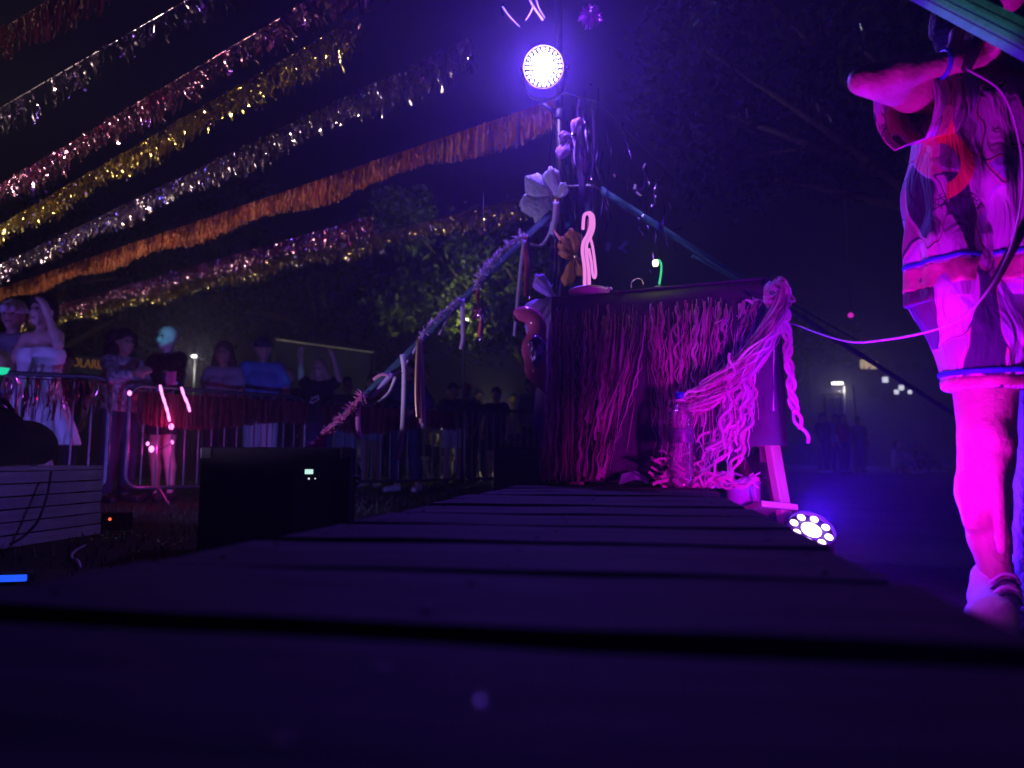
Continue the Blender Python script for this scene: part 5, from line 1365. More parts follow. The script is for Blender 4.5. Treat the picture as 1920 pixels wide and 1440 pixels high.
    if bottom:
        kind, m, hem = bottom
        T = Body()
        if kind == 'skirt':
            T.cap(V3(-.05, 0, z(1.05)), V3(.05, 0, z(1.05)), .1 * S).cap(V3(-.06, 0, z(1.0)), V3(-.13, 0, z(hem)), .11 * S, .2 * S).cap(V3(.06, 0, z(1.0)), V3(.13, 0, z(hem)), .11 * S, .2 * S)
            def wob2(V):
                V = V.copy(); a = np.arctan2(V[:, 1], V[:, 0]); k = np.clip((z(1.0) - V[:, 2]) / 0.35, 0, 1)
                f = 1 + 0.10 * k * np.sin(a * 11 + V[:, 2] * 3); V[:, 0] *= f; V[:, 1] *= f; return V
            T.clip((0, 0, z(hem)), (0, 0, 1)).clip((0, 0, z(1.09)), (0, 0, -1))
            link('skirt', T.mesh('skirt', h, 0.03, 0.01, wob=wob2), MT[m], o)
        else:
            for s in (-1, 1): T.cap(V3(s * .07 * S, 0, z(1.0)), V3(s * .075 * S, 0, z(.93)), .095 * S, .102 * S)
            for sd in 'LR':
                T.chain([j['hip' + sd], j['knee' + sd], j['ank' + sd]], [.092 * S, .072 * S, .06 * S])
            T.clip((0, 0, z(hem)), (0, 0, 1)).clip((0, 0, z(1.03)), (0, 0, -1))
            link('shorts' if hem > 0.3 else 'trousers', T.mesh('shorts', h, 0.02, 0.012), MT[m], o)
    for sd in 'LR':
        T = Body(); a, t = j['ank' + sd], j['toe' + sd]
        T.cap(a + V3(0, .035, -.035) * S, t, .042 * S, .036 * S).cap(a + V3(0, .02, .0), a + V3(0, .03, -.03) * S, .042 * S).clip((0, 0, min(a[2], t[2]) - .033 * S if t[2] < .06 else -9), (0, 0, 1))
        link('shoe', T.mesh('shoe', min(h, .014), 0.015, 0.004), MT[shoe], o)
    if hair:
        kind, m = hair; T = Body(); c = hd
        if kind in ('short', 'long', 'curly', 'bun'):
            T.cap(c + V3(0, .03, .055) * S, c + V3(0, .035, -.01) * S, .098 * S, .09 * S).cap(c + V3(0, -.02, .08) * S, c + V3(0, .03, .08) * S, .075 * S)
        if kind == 'long':
            for s in (-1, 1): T.chain([c + V3(s * .06, .03, .02) * S, c + V3(s * .085, .03, -.09) * S, c + V3(s * .10, .02, -.24) * S, c + V3(s * .09, .01, -.33) * S], [.05 * S, .05 * S, .045 * S, .02 * S])
            T.cap(c + V3(0, .07, -.02) * S, c + V3(0, .08, -.28) * S, .075 * S, .06 * S)
        if kind == 'curly':
            g = random.Random(int(loc[0] * 100))
            for q in range(26):
                a = g.uniform(0, 6.28); p = c + V3(.11 * math.cos(a), .05 + .06 * math.sin(a), g.uniform(-.12, .13)) * S; T.cap(p, p + V3(g.uniform(-.02, .02), .01, -.02), .04 * S)
        if kind == 'bun':
            T.cap(c + V3(0, .06, .12) * S, c + V3(0, .07, .14) * S, .045 * S)
        if kind == 'cap':
            T.cap(c + V3(0, .01, .05) * S, c + V3(0, .02, .02) * S, .102 * S, .1 * S).cap(c + V3(-.04, -.10, .055) * S, c + V3(.04, -.10, .055) * S, .03 * S, .03 * S).cap(c + V3(0, -.15, .05) * S, c + V3(0, -.1, .055) * S, .03 * S)
            T.clip(c + V3(0, 0, .025) * S, (0, -0.1, 1))
            link('cap', T.mesh('cap', h * .8, 0.012, 0.004), MT[m], o); T = None
        if T is not None:
            T.clip(c + V3(0, -.058, .03) * S, (0, 1, .45))
            link('hair', T.mesh('hair', h * .8, 0.02, 0.004), MT[m], o)
    if extra: extra(o, j, S)
    return o
def at(px, D): return (P(px, 860, D).x, D, 0)

# --- front row behind the barriers, left to right
person('tall person in a pale cap at the far left edge, behind the woman in white', at(8, 6.7), R(10), 1.86, 'skin_c', ('cap', 'cloth_white'), ('cloth_grey', 0.6, 0.95, 1.44, 0.016), ('trousers', 'cloth_navy', 0.1))
def earring(o, j, S):
    e = link('earring', lathe_mesh('earring', [(0.002, -0.03), (0.008, -0.02), (0.008, 0.0), (0.002, 0.01)], 8), MT['steel'], o); e.location = j['head'] + V3(-.1, 0, -.06)
person('woman in a strapless white top and wide white skirt, one arm raised high', at(64, 6.25), R(-12), 1.80, 'skin_c', ('bun', 'hair_dark'), ('cloth_white', 0, 1.0, 1.33, 0.016), ('skirt', 'cloth_white', 0.52), 'shoe_white',
       joints=dict(shL=(-.155, 0, 1.42), shR=(.16, -.01, 1.43), elR=(.26, -.1, 1.34), wrR=(.17, -.14, 1.60), hdR=(-.02, -.03, .1), elL=(-.26, -.02, 1.2), wrL=(-.2, -.18, 1.05)), h=0.014, female=True, extra=earring)
person('person with curly hair in a pale patterned top, turned sideways', at(220, 7.0), R(60), 1.64, 'skin_b', ('curly', 'hair_dark'), ('lace', 1.6, 0.92, 1.45, 0.02), ('trousers', 'cloth_navy', 0.1), joints=dict(elL=(-.2, -.2, 1.25), wrL=(-.1, -.4, 1.3), elR=(.24, -.1, 1.15), wrR=(.12, -.3, 1.1)), h=0.015, female=True)
# partly hidden head between them
person('person half hidden behind the raised arm of the woman in white', at(112, 8.2), R(20), 1.62, 'skin_a', ('short', 'hair_brown'), ('cloth_black', 0.5, 0.95, 1.44, 0.015), ('trousers', 'cloth_navy', 0.1))
PINKLED = EM('lit pink led', (1.0, 0.25, 0.85), 3.0, 'AUTO')
lst = empty('light_string', P(310, 725, 6.72)); tag(lst, 'string of glowing pink lights hung over the second barrier', 'lights')
for px in ([(300, 722), (304, 740), (310, 758), (315, 775), (318, 790)], [(340, 726), (345, 742), (352, 757), (356, 772)]):
    pts = to_local(lst, [P(x, y, 6.68 + (x - 300) * 0.004) for x, y in px])
    link('wire', tube_mesh('wire', pts, 0.004, 5), MT['blackplastic'], lst)
    for a, b in zip(pts[:-1], pts[1:]):
        link('light_strip', tube_mesh('light_strip', [a.lerp(b, .0), a.lerp(b, .5), a.lerp(b, 1.0)], [0.010, 0.0135, 0.010], 6), PINKLED, lst)
dot = lathe_mesh('light_dot', [(0.001, -0.02), (0.014, -0.012), (0.018, 0), (0.014, 0.012), (0.001, 0.02)], 8)
for x, y, s in ((321, 800, 1.3), (323, 829, 0.8), (284, 842, 1.3), (277, 832, 0.8), (243, 737, 1.0)):
    d = link('light_dot', dot, PINKLED, lst); d.location = to_local(lst, [P(x, y, 6.68 + (x - 300) * 0.004)])[0]; d.scale = (s, s, s * 1.2)
link('wire', tube_mesh('wire', to_local(lst, catmull([P(318, 790, 6.72), P(322, 815, 6.72), P(323, 829, 6.72), P(300, 842, 6.7), P(284, 842, 6.66), P(262, 800, 6.6), P(243, 737, 6.5)], 5)), 0.004, 5), MT['blackplastic'], lst)
def led_suit(o, j, S):
    link('pink_card', box_mesh('pink_card', 0.13, 0.01, 0.13, 0.004), M('pink card', (0.75, 0.15, 0.4), 0.6, var=0.1), o).location = to_local(o, [P(320, 722, 6.95)])[0]
lp2 = person('bald person in a black sequinned jacket, head lit turquoise, behind pink lights', at(305, 7.3), R(-25), 1.74, 'skin_c', None, ('sequin', 1.8, 0.9, 1.45, 0.02), ('shorts', 'cloth_black', 0.66), 'shoe_dark', joints=dict(elL=(-.24, -.12, 1.16), wrL=(-.08, -.3, 1.08), elR=(.25, -.1, 1.16), wrR=(.1, -.3, 1.05)), h=0.015, extra=led_suit)
point('light', P(316, 790, 6.80), 1.6, (1.0, 0.03, 0.6), 0.04, lst)
point('light', P(300, 842, 6.85), 3.0, (1.0, 0.03, 0.5), 0.04, lst)
person('woman with long loose hair in a grey top left of the blue shirt', at(412, 8.0), R(5), 1.68, 'skin_b', ('long', 'hair_brown'), ('cloth_grey', 0.4, 0.95, 1.42, 0.015), ('trousers', 'cloth_black', 0.1), female=True, h=0.016)
person('man in a cap and bright blue T-shirt with white shorts at the barrier', at(486, 8.4), R(25), 1.80, 'skin_a', ('cap', 'cloth_navy'), ('cloth_blue', 0.6, 0.9, 1.45, 0.02), ('shorts', 'cloth_white', 0.45), 'shoe_white', joints=dict(elL=(-.27, -.02, 1.16), wrL=(-.1, -.22, 1.02), elR=(.27, -.05, 1.16), wrR=(.08, -.24, 1.0)), h=0.015)
person('fair-haired person peeping between the blue shirt and the raised arms', at(536, 9.4), R(0), 1.55, 'skin_c', ('short', 'hair_blond'), ('cloth_black', 0.6, 0.9, 1.45, 0.015), ('trousers', 'cloth_black', 0.1))
def logo(o, j, S):
    pts = [Vector((-.055, -.165, 1.215)), Vector((-.05, -.168, 1.19)), Vector((-.02, -.17, 1.185)), Vector((.03, -.17, 1.21)), Vector((.07, -.168, 1.24))]
    link('print', strip_mesh('print', catmull([p * S for p in pts], 4), [0.012 + 0.014 * math.sin(min(1, i / 9) * math.pi) for i in range(17)], Vector((0, -1, 0)), thick=0.002), MT['cloth_white'], o)
    for k, x in enumerate((-.03, 0.01, 0.045)):
        link('print', box_mesh('print', 0.022, 0.004, 0.03, 0.001), MT['cloth_white'], o).location = (x * S, -.168 * S, (1.225 + k * .012) * S)
person('woman in a black T-shirt with a white chest print, both arms raised', at(595, 9.0), R(-5), 1.62, 'skin_c', ('long', 'hair_blond'), ('cloth_black', 0.5, 0.92, 1.44, 0.018), ('trousers', 'cloth_navy', 0.1), joints=dict(elL=(-.24, -.03, 1.52), wrL=(-.25, -.05, 1.80), hdL=(.0, -.03, .1), elR=(.28, -.03, 1.50), wrR=(.2, -.03, 1.78), hdR=(-.02, -.03, .1)), female=True, h=0.015, extra=logo)
# --- in front of the barrier
person('person in dark clothes and white shoes standing in front of the far barrier', at(762, 9.3), R(-20), 1.66, 'skin_b', ('short', 'hair_dark'), ('cloth_navy', 1.5, 0.9, 1.45, 0.02), ('trousers', 'cloth_navy', 0.16), 'shoe_white', joints=dict(ankL=(-.16, .02, .085), toeL=(-.22, -.15, .035), ankR=(.16, .02, .085), toeR=(.2, -.16, .035), kneeL=(-.13, -.02, .5), kneeR=(.13, -.02, .5), elL=(-.3, .06, 1.18), wrL=(-.14, -.14, 1.05), elR=(.3, .06, 1.18), wrR=(.14, -.14, 1.05)), h=0.016)
# --- behind the far barriers
far = [
    (648, 11.0, 20, 1.62, 'skin_b', ('short', 'hair_dark'), ('cloth_grey', .5, .95, 1.44, .015), ('trousers', 'denim', .1), 'person in jeans behind the slanting pink boa'),
    (696, 11.0, -10, 1.66, 'skin_a', ('long', 'hair_brown'), ('cloth_red', .5, 1.0, 1.44, .015), ('shorts', 'denim', .72), 'woman in red with pale denim shorts behind the third barrier'),
    (722, 12.0, 30, 1.70, 'skin_a', ('short', 'hair_dark'), ('cloth_red', 1.4, .95, 1.44, .015), ('trousers', 'cloth_black', .1), 'person with a red sleeve right of the denim shorts'),
    (848, 12.3, 15, 1.66, 'skin_c', ('short', 'hair_dark'), ('cloth_black', .5, .95, 1.44, .015), ('shorts', 'cloth_white', .62), 'person in white shorts and black top behind the far barrier'),
    (874, 12.8, -30, 1.72, 'skin_b', ('cap', 'cloth_red'), ('cloth_black', .8, .9, 1.44, .018), ('trousers', 'cloth_black', .1), 'person in black with a red cap next to the white shorts'),
    (898, 13.6, 10, 1.68, 'skin_b', ('short', 'hair_dark'), ('cloth_navy', 1.2, .9, 1.44, .015), ('trousers', 'cloth_navy', .1), 'person in navy right of the red cap'),
    (930, 13.0, -15, 1.66, 'skin_c', ('short', 'hair_brown'), ('cloth_black', .4, .95, 1.44, .015), ('shorts', 'cloth_black', .6), 'bare-armed person in black shorts below the small white lamp'),
    (962, 14.5, 0, 1.7, 'skin_b', ('short', 'hair_dark'), ('cloth_grey', 1.3, .9, 1.44, .015), ('trousers', 'cloth_navy', .1), 'person in grey near the flamingo, rightmost behind the barriers'),
    (996, 12.5, 25, 1.78, 'skin_b', ('short', 'hair_dark'), ('cloth_grey', 1.3, .9, 1.44, .018), ('trousers', 'cloth_black', .1), 'tall dim person just left of the table edge'),
    (1545, 21.0, 10, 1.70, 'skin_b', ('short', 'hair_dark'), ('cloth_navy', .7, .9, 1.44, .015), ('trousers', 'cloth_navy', .1), 'distant person in navy right of the violet curls'),
    (1570, 22.0, -20, 1.72, 'skin_b', ('short', 'hair_dark'), ('cloth_blue', .7, .9, 1.44, .015), ('trousers', 'cloth_navy', .1), 'distant person in blue below the notice board'),
    (1583, 21.0, 15, 1.66, 'skin_a', ('long', 'hair_dark'), ('cloth_red', .7, .9, 1.44, .015), ('trousers', 'cloth_navy', .1), 'distant person in red beside the leaning pole'),
    (1612, 22.5, 0, 1.68, 'skin_a', ('short', 'hair_dark'), ('cloth_grey', .7, .9, 1.44, .015), ('trousers', 'cloth_grey', .1), 'distant person in grey at the foot of the leaning pole'),
]
for (px, D, rz, H, sk, hr, tp_, bt_, lab) in far:
    person(lab, at(px, D), R(rz), H, sk, hr, tp_, bt_, 'shoe_white' if px % 3 == 0 else 'shoe_dark', h=0.024, female=hr[0] == 'long')
# seated on the lawn
sit = dict(hipL=(-.09, 0, .13), hipR=(.09, 0, .13), kneeL=(-.16, -.32, .38), kneeR=(.16, -.30, .36), ankL=(-.14, -.5, .09), ankR=(.14, -.48, .09), toeL=(-.15, -.66, .04), toeR=(.15, -.64, .04))
def seated(label, loc, rz, skin, hair, topm, botm):
    o = empty('person', loc, rz); tag(o, label, 'person', 'people sitting on the lawn')
    B = Body(); j = {k: V3(*v) for k, v in sit.items()}
    for s in (-1, 1): B.chain([V3(s * .075, .02, .13), V3(s * .06, .05, .3), V3(s * .075, .03, .48), V3(s * .06, .01, .58)], [.1, .09, .1, .06])
    B.cap((-.14, 0, .61), (.14, 0, .61), .058).cap((0, 0, .6), (0, -.02, .74), .055, .05).cap((0, -.02, .84), (0, -.04, .78), .094, .08).cap((0, -.06, .76), (0, -.08, .72), .06, .042).cap((0, -.125, .8), (0, -.14, .77), .011, .015)
    for sd, s in (('L', -1), ('R', 1)):
        B.chain([j['hip' + sd], j['knee' + sd], j['ank' + sd]], [.085, .056, .036]); B.chain([j['ank' + sd], j['toe' + sd]], [.036, .03])
        B.chain([V3(s * .17, 0, .6), V3(s * .24, -.14, .42), V3(s * .14, -.32, .44)], [.05, .038, .026]); hand_caps(B, (s * .14, -.32, .44), (0, -1, -.2), (0, 0, -1))
    link('body', B.mesh('body', 0.022, 0.025), MT[skin], o)
    T = Body()
    for s in (-1, 1): T.chain([V3(s * .075, .02, .13), V3(s * .06, .05, .3), V3(s * .075, .03, .48), V3(s * .06, .01, .58)], [.1, .095, .1, .06]).cap((s * .14, 0, .61), (s * .22, -.1, .48), .056, .05)
    T.cap((-.14, 0, .61), (.14, 0, .61), .058).clip((0, 0, .12), (0, 0, 1)); link('shirt', T.mesh('shirt', 0.022, 0.03, 0.016), MT[topm], o)
    T = Body()
    for sd in 'LR': T.chain([j['hip' + sd], j['knee' + sd], j['ank' + sd] * .7 + j['knee' + sd] * .3], [.09, .066, .05])
    link('trousers', T.mesh('trousers', 0.022, 0.02, 0.01), MT[botm], o)
    T = Body().cap((0, .02, .85), (0, .03, .8), .098, .09).clip((0, -.06, .82), (0, 1, .5)); link('hair', T.mesh('hair', 0.02, 0.02, 0.004), MT[hair], o)
    for sd in 'LR':
        T = Body().cap(j['ank' + sd] - V3(0, 0, .03), j['toe' + sd], .042, .036); link('shoe', T.mesh('shoe', 0.018, 0.015), MT['shoe_white'], o)
    return o
for (px, D, rz, sk, hr, tp_, bt_, lab) in (
    (664, 13.0, -20, 'skin_c', 'hair_dark', 'cloth_white', 'cloth_black', 'person sitting on the lawn in a white shirt behind the third barrier'),
    (812, 14.2, 15, 'skin_c', 'hair_dark', 'cloth_black', 'cloth_grey', 'person in black sitting on the lawn left of the white shorts, first of a pair'),
    (832, 14.8, -15, 'skin_c', 'hair_brown', 'cloth_grey', 'cloth_black', 'person in grey sitting on the lawn next to the white shorts'),
    (906, 16.0, 10, 'skin_b', 'hair_dark', 'cloth_navy', 'cloth_black', 'person in navy sitting on the lawn behind the bare-armed person'),
    (978, 15.0, -20, 'skin_b', 'hair_dark', 'cloth_red', 'cloth_navy', 'person in a red top sitting on the lawn beside the flamingo'),
    (1685, 21.0, 20, 'skin_c', 'hair_dark', 'cloth_white', 'cloth_grey', 'distant person in white sitting on the lawn right of the leaning pole'),
    (1698, 21.5, -30, 'skin_b', 'hair_dark', 'cloth_grey', 'cloth_white', 'distant person in pale trousers sitting beside the one in white'),
    (1722, 23.0, 0, 'skin_b', 'hair_dark', 'cloth_navy', 'cloth_navy', 'distant person in navy sitting nearest the bare leg, left of a pair'),
    (1733, 23.0, 15, 'skin_b', 'hair_dark', 'cloth_grey', 'cloth_navy', 'distant person in grey sitting nearest the bare leg, right of a pair')):
    seated(lab, at(px, D), R(rz), sk, hr, tp_, bt_)
# phone lights in the crowd
ph = box_mesh('case', 0.075, 0.01, 0.15, 0.006); phl = lathe_mesh('torch', [(0.03, 0), (0.026, 0.01), (0.001, 0.014)], 10)
for k, (x, y, D, lab) in enumerate(((713, 788, 12.0, 'phone with its torch lit beside the denim shorts'), (829, 795, 15.0, 'phone torch left of the white shorts, upper of two'), (830, 803, 15.2, 'phone torch left of the white shorts, lower of two'), (872, 790, 14.0, 'phone torch held beside the red cap'), (880, 798, 14.2, 'bluish phone torch just right of the red cap'), (871, 810, 14.0, 'phone torch held low beside the red cap'), (913, 799, 15.0, 'phone torch between the navy person and the bare-armed person'), (963, 809, 15.0, 'phone torch rightmost in the crowd, near the flamingo'))):
    p = P(x, y, D); o = empty('phone', p); tag(o, lab, 'phone', 'phone torches in the crowd')
    link('case', ph, MT['blackplastic'], o).location = (0, 0, -0.09)
    t_ = link('torch', phl, EM('lit torch', (0.9, 0.9, 1.0), 3.0), o); t_.rotation_euler = (R(90), 0, 0); t_.location = (0, -0.006, 0.0)
# green glowing wand at the left edge and a turquoise glow stick
gp = P(2, 690, 5.4)
gw = empty('glow_wand', gp); tag(gw, 'turquoise-green glowing globe on a stick at the left edge', 'toy')
link('globe', lathe_mesh('globe', [(0.001, -0.055), (0.04, -0.04), (0.055, 0), (0.04, 0.04), (0.001, 0.055)], 14), EM('lit green globe', (0.02, 0.75, 0.42), 1.0), gw)
link('cover', lathe_mesh('cover', [(0.056, 0.0), (0.066, 0.05), (0.05, 0.11), (0.01, 0.13)], 14), M('yellowish plastic', (0.5, 0.42, 0.2), 0.4, var=0.3), gw)
link('stick', tube_mesh('stick', [(0, 0, -0.05), (-0.02, 0, -0.28)], 0.012, 6), MT['blackplastic'], gw)

# ================================================================== MARQUEE AND SIGN BEHIND THE CROWD
mq = empty('marquee', (P(560, 800, 15.0).x, 15.0, 0), R(20)); tag(mq, 'dark market tent with a pale roof edge behind the raised arms', 'tent')
ml, mr = P(515, 636, 15.0), P(702, 661, 16.2)
inv = mq.matrix_basis.inverted(); a_, b_ = inv @ ml, inv @ mr
link('roof_edge', tube_mesh('roof_edge', [a_, b_], 0.018, 6), M('pale tent hem', (0.75, 0.72, 0.66), 0.7, var=0.2), mq)
link('wall', pydata('wall', [(a_.x, a_.y + 0.04, a_.z - 0.03), (b_.x, b_.y + 0.04, b_.z - 0.03), (b_.x, b_.y + 0.04, 0), (a_.x, a_.y + 0.04, 0), (a_.x, a_.y + 0.08, a_.z - 0.03), (b_.x, b_.y + 0.08, b_.z - 0.03), (b_.x, b_.y + 0.08, 0), (a_.x, a_.y + 0.08, 0)], [(0, 3, 2, 1), (4, 5, 6, 7), (0, 1, 5, 4), (1, 2, 6, 5), (3, 0, 4, 7)]), MT['cloth_navy'], mq)
link('post', tube_mesh('post', [(a_.x, a_.y, 0), a_], 0.03, 6), MT['steel'], mq); link('post', tube_mesh('post', [(b_.x, b_.y, 0), b_], 0.03, 6), MT['steel'], mq)
rt_ = link('roof', pydata('roof', [a_, b_, (b_.x + 0.4, b_.y + 2.5, b_.z + 0.5), (a_.x + 0.4, a_.y + 2.5, a_.z + 0.5), a_ + Vector((0, 0.01, .03)), b_ + Vector((0, 0.01, .03)), (b_.x + 0.4, b_.y + 2.5, b_.z + 0.54), (a_.x + 0.4, a_.y + 2.5, a_.z + 0.54)], [(0, 1, 2, 3), (7, 6, 5, 4), (0, 4, 5, 1), (1, 5, 6, 2), (2, 6, 7, 3), (3, 7, 4, 0)]), MT['cloth_navy'], mq)
def text_mesh(txt, size, mat, parent, loc, ext=0.01, name='lettering'):
    cu_ = bpy.data.curves.new('t', 'FONT'); cu_.body = txt; cu_.size = size; cu_.extrude = ext; cu_.align_x = 'LEFT'
    to = bpy.data.objects.new('t', cu_); C.objects.link(to)
    dg = bpy.context.evaluated_depsgraph_get(); me = bpy.data.meshes.new_from_object(to.evaluated_get(dg))
    bpy.data.objects.remove(to); bpy.data.curves.remove(cu_)
    o = link(name, me, mat, parent); o.location = loc; o.rotation_euler = (R(90), 0, 0); return o
sg0, sg1 = P(108, 664, 14.0), P(196, 678, 14.8)
sgn = empty('stall_sign', (sg0.x, sg0.y, 0), math.atan2(sg1.y - sg0.y, sg1.x - sg0.x)); tag(sgn, 'dim amber sign lettered UCOLARIE on a stall behind the crowd', 'sign')
link('panel', box_mesh('panel', 1.5, 0.05, 0.85, 0.01), MT['cloth_navy'], sgn).location = (0.62, 0.04, sg0.z - 0.82)
AMB = EM('lit amber lettering', (0.55, 0.22, 0.06), 0.22)
tm = text_mesh('UCOLARIE', 0.25, AMB, sgn, (-0.02, -0.005, sg0.z - 0.2))
bpy.context.view_layer.update()
k_ = (sg1 - sg0).length / max(0.2, tm.dimensions.x); tm.scale = (k_, 1, 1)
AMB2 = EM('dim sign strip', (0.3, 0.16, 0.1), 0.10)
for (x, z_, w_) in ((0.35, 0.42, 0.55), (0.3, 0.55, 0.42)):
    link('strip', box_mesh('strip', w_, 0.01, 0.07, 0.003), AMB2, sgn).location = (x + 0.2, 0.008, sg0.z - z_)
link('post', tube_mesh('post', [(0.0, 0.05, 0), (0.0, 0.05, sg0.z)], 0.03, 6), MT['black'], sgn); link('post', tube_mesh('post', [(1.3, 0.05, 0), (1.3, 0.05, sg0.z)], 0.03, 6), MT['black'], sgn)
tp4 = P(868, 770, 11.6); tp3 = P(874, 601, 11.6)
po = empty('lamp_post', (tp4.x, 11.6, 0)); tag(po, 'thin pale lamp post below the lavender ribbon, its small lamp lighting the tree', 'lamp post')
link('shaft', tube_mesh('shaft', [(0, 0, 0), (0, 0, tp3.z - 0.35), (0.01, 0.02, tp3.z - 0.1)], 0.02, 6), MT['steel'], po)
link('foot_plate', lathe_mesh('foot_plate', [(0.15, 0), (0.15, 0.01), (0.03, 0.03)], 12), MT['steel'], po)
hd = link('lamp_head', lathe_mesh('lamp_head', [(0.02, -0.1), (0.05, -0.06), (0.055, -0.02), (0.02, -0.015)], 10), MT['black'], po); hd.location = (tp3.x - tp4.x, 0, tp3.z)
ln = link('lens', lathe_mesh('lens', [(0.001, -0.018), (0.045, -0.012), (0.05, 0.01), (0.03, 0.03), (0.001, 0.035)], 12), EM('lit post lamp', (1.0, 0.97, 0.8), 3.0), po); ln.location = (tp3.x - tp4.x, 0, tp3.z)
spot('light', (tp3.x, 11.66, tp3.z + 0.05), (tp3.x - 0.1, 13.2, tp3.z + 1.1), 60.0, (0.95, 1.0, 0.3), 150, 0.5, 0.04, po)

# ================================================================== THE PERSON ON THE RIGHT
def print_material(name, arc=None):
    m = bpy.data.materials.new(name); m.use_nodes = True
    nt = m.node_tree; b = nt.nodes['Principled BSDF']; b.inputs['Roughness'].default_value = 0.65
    tc = nd(nt, 'ShaderNodeTexCoord')
    dn = nd(nt, 'ShaderNodeTexNoise'); dn.inputs['Scale'].default_value = 5.0; dn.inputs['Detail'].default_value = 1.5
    nt.links.new(tc.outputs['Object'], dn.inputs['Vector'])
    dv_ = nd(nt, 'ShaderNodeVectorMath'); dv_.operation = 'SCALE'; dv_.inputs['Scale'].default_value = 0.16; nt.links.new(dn.outputs['Color'], dv_.inputs[0])
    da = nd(nt, 'ShaderNodeVectorMath'); da.operation = 'ADD'; nt.links.new(tc.outputs['Object'], da.inputs[0]); nt.links.new(dv_.outputs[0], da.inputs[1])
    mp = nd(nt, 'ShaderNodeMapping'); mp.inputs['Scale'].default_value = (20.0, 7.0, 5.2); mp.inputs['Rotation'].default_value = (0, 0.25, 0); nt.links.new(da.outputs[0], mp.inputs['Vector'])
    nz = nd(nt, 'ShaderNodeTexVoronoi'); nz.feature = 'SMOOTH_F1'; nz.inputs['Scale'].default_value = 1.0; nz.inputs['Smoothness'].default_value = 0.22; nt.links.new(mp.outputs[0], nz.inputs['Vector'])
    sc_ = nd(nt, 'ShaderNodeSeparateColor'); nt.links.new(nz.outputs['Color'], sc_.inputs[0])
    rp = nd(nt, 'ShaderNodeValToRGB'); e = rp.color_ramp.elements
    cols = [(0.0, (0.8, 0.7, 0.9)), (0.16, (0.85, 0.75, 0.9)), (0.26, (0.55, 0.4, 0.85)), (0.36, (0.8, 0.35, 0.55)), (0.44, (0.85, 0.75, 0.85)), (0.52, (0.05, 0.02, 0.12)), (0.585, (0.06, 0.02, 0.12)), (0.61, (0.6, 0.2, 0.45)), (0.68, (0.9, 0.28, 0.3)), (0.76, (0.45, 0.35, 0.8)), (0.86, (0.8, 0.7, 0.72)), (1.0, (0.03, 0.02, 0.08))]
    while len(e) < len(cols): e.new(0.5)
    for i, (p, c) in enumerate(cols): e[i].position = p; e[i].color = (*c, 1)
    nt.links.new(sc_.outputs[0], rp.inputs['Fac'])
    # fine dark flower scribble in patches
    vo = nd(nt, 'ShaderNodeTexVoronoi'); vo.feature = 'DISTANCE_TO_EDGE'; vo.inputs['Scale'].default_value = 95
    nt.links.new(tc.outputs['Object'], vo.inputs['Vector'])
    lt = nd(nt, 'ShaderNodeMath'); lt.operation = 'LESS_THAN'; lt.inputs[1].default_value = 0.10; nt.links.new(vo.outputs['Distance'], lt.inputs[0])
    n2 = nd(nt, 'ShaderNodeTexNoise'); n2.inputs['Scale'].default_value = 5.5; nt.links.new(tc.outputs['Object'], n2.inputs['Vector'])
    gt = nd(nt, 'ShaderNodeMath'); gt.operation = 'GREATER_THAN'; gt.inputs[1].default_value = 0.66; nt.links.new(n2.outputs['Fac'], gt.inputs[0])
    mm = nd(nt, 'ShaderNodeMath'); mm.operation = 'MULTIPLY'; nt.links.new(lt.outputs[0], mm.inputs[0]); nt.links.new(gt.outputs[0], mm.inputs[1])
    mx = nd(nt, 'ShaderNodeMixRGB'); mx.inputs[2].default_value = (0.03, 0.015, 0.05, 1); nt.links.new(mm.outputs[0], mx.inputs[0]); nt.links.new(rp.outputs[0], mx.inputs[1])
    last = mx
    if arc is not None:   # the printed red crescent
        c, r0, r1 = arc
        vm = nd(nt, 'ShaderNodeVectorMath'); vm.operation = 'SUBTRACT'; vm.inputs[1].default_value = c; nt.links.new(tc.outputs['Object'], vm.inputs[0])
        ms = nd(nt, 'ShaderNodeVectorMath'); ms.operation = 'MULTIPLY'; ms.inputs[1].default_value = (1, 0, 0.72); nt.links.new(vm.outputs[0], ms.inputs[0])
        ln = nd(nt, 'ShaderNodeVectorMath'); ln.operation = 'LENGTH'; nt.links.new(ms.outputs[0], ln.inputs[0])
        g1 = nd(nt, 'ShaderNodeMath'); g1.operation = 'GREATER_THAN'; g1.inputs[1].default_value = r0; nt.links.new(ln.outputs['Value'], g1.inputs[0])
        g2 = nd(nt, 'ShaderNodeMath'); g2.operation = 'LESS_THAN'; g2.inputs[1].default_value = r1; nt.links.new(ln.outputs['Value'], g2.inputs[0])
        sx = nd(nt, 'ShaderNodeSeparateXYZ'); nt.links.new(vm.outputs[0], sx.inputs[0])
        g3 = nd(nt, 'ShaderNodeMath'); g3.operation = 'GREATER_THAN'; g3.inputs[1].default_value = 0.01; nt.links.new(sx.outputs[0], g3.inputs[0])
        a1 = nd(nt, 'ShaderNodeMath'); a1.operation = 'MULTIPLY'; nt.links.new(g1.outputs[0], a1.inputs[0]); nt.links.new(g2.outputs[0], a1.inputs[1])
        a2 = nd(nt, 'ShaderNodeMath'); a2.operation = 'MULTIPLY'; nt.links.new(a1.outputs[0], a2.inputs[0]); nt.links.new(g3.outputs[0], a2.inputs[1])
        m3 = nd(nt, 'ShaderNodeMixRGB'); m3.inputs[2].default_value = (0.9, 0.08, 0.12, 1); nt.links.new(a2.outputs[0], m3.inputs[0]); nt.links.new(mx.outputs[0], m3.inputs[1]); last = m3
    nt.links.new(last.outputs[0], b.inputs['Base Color'])
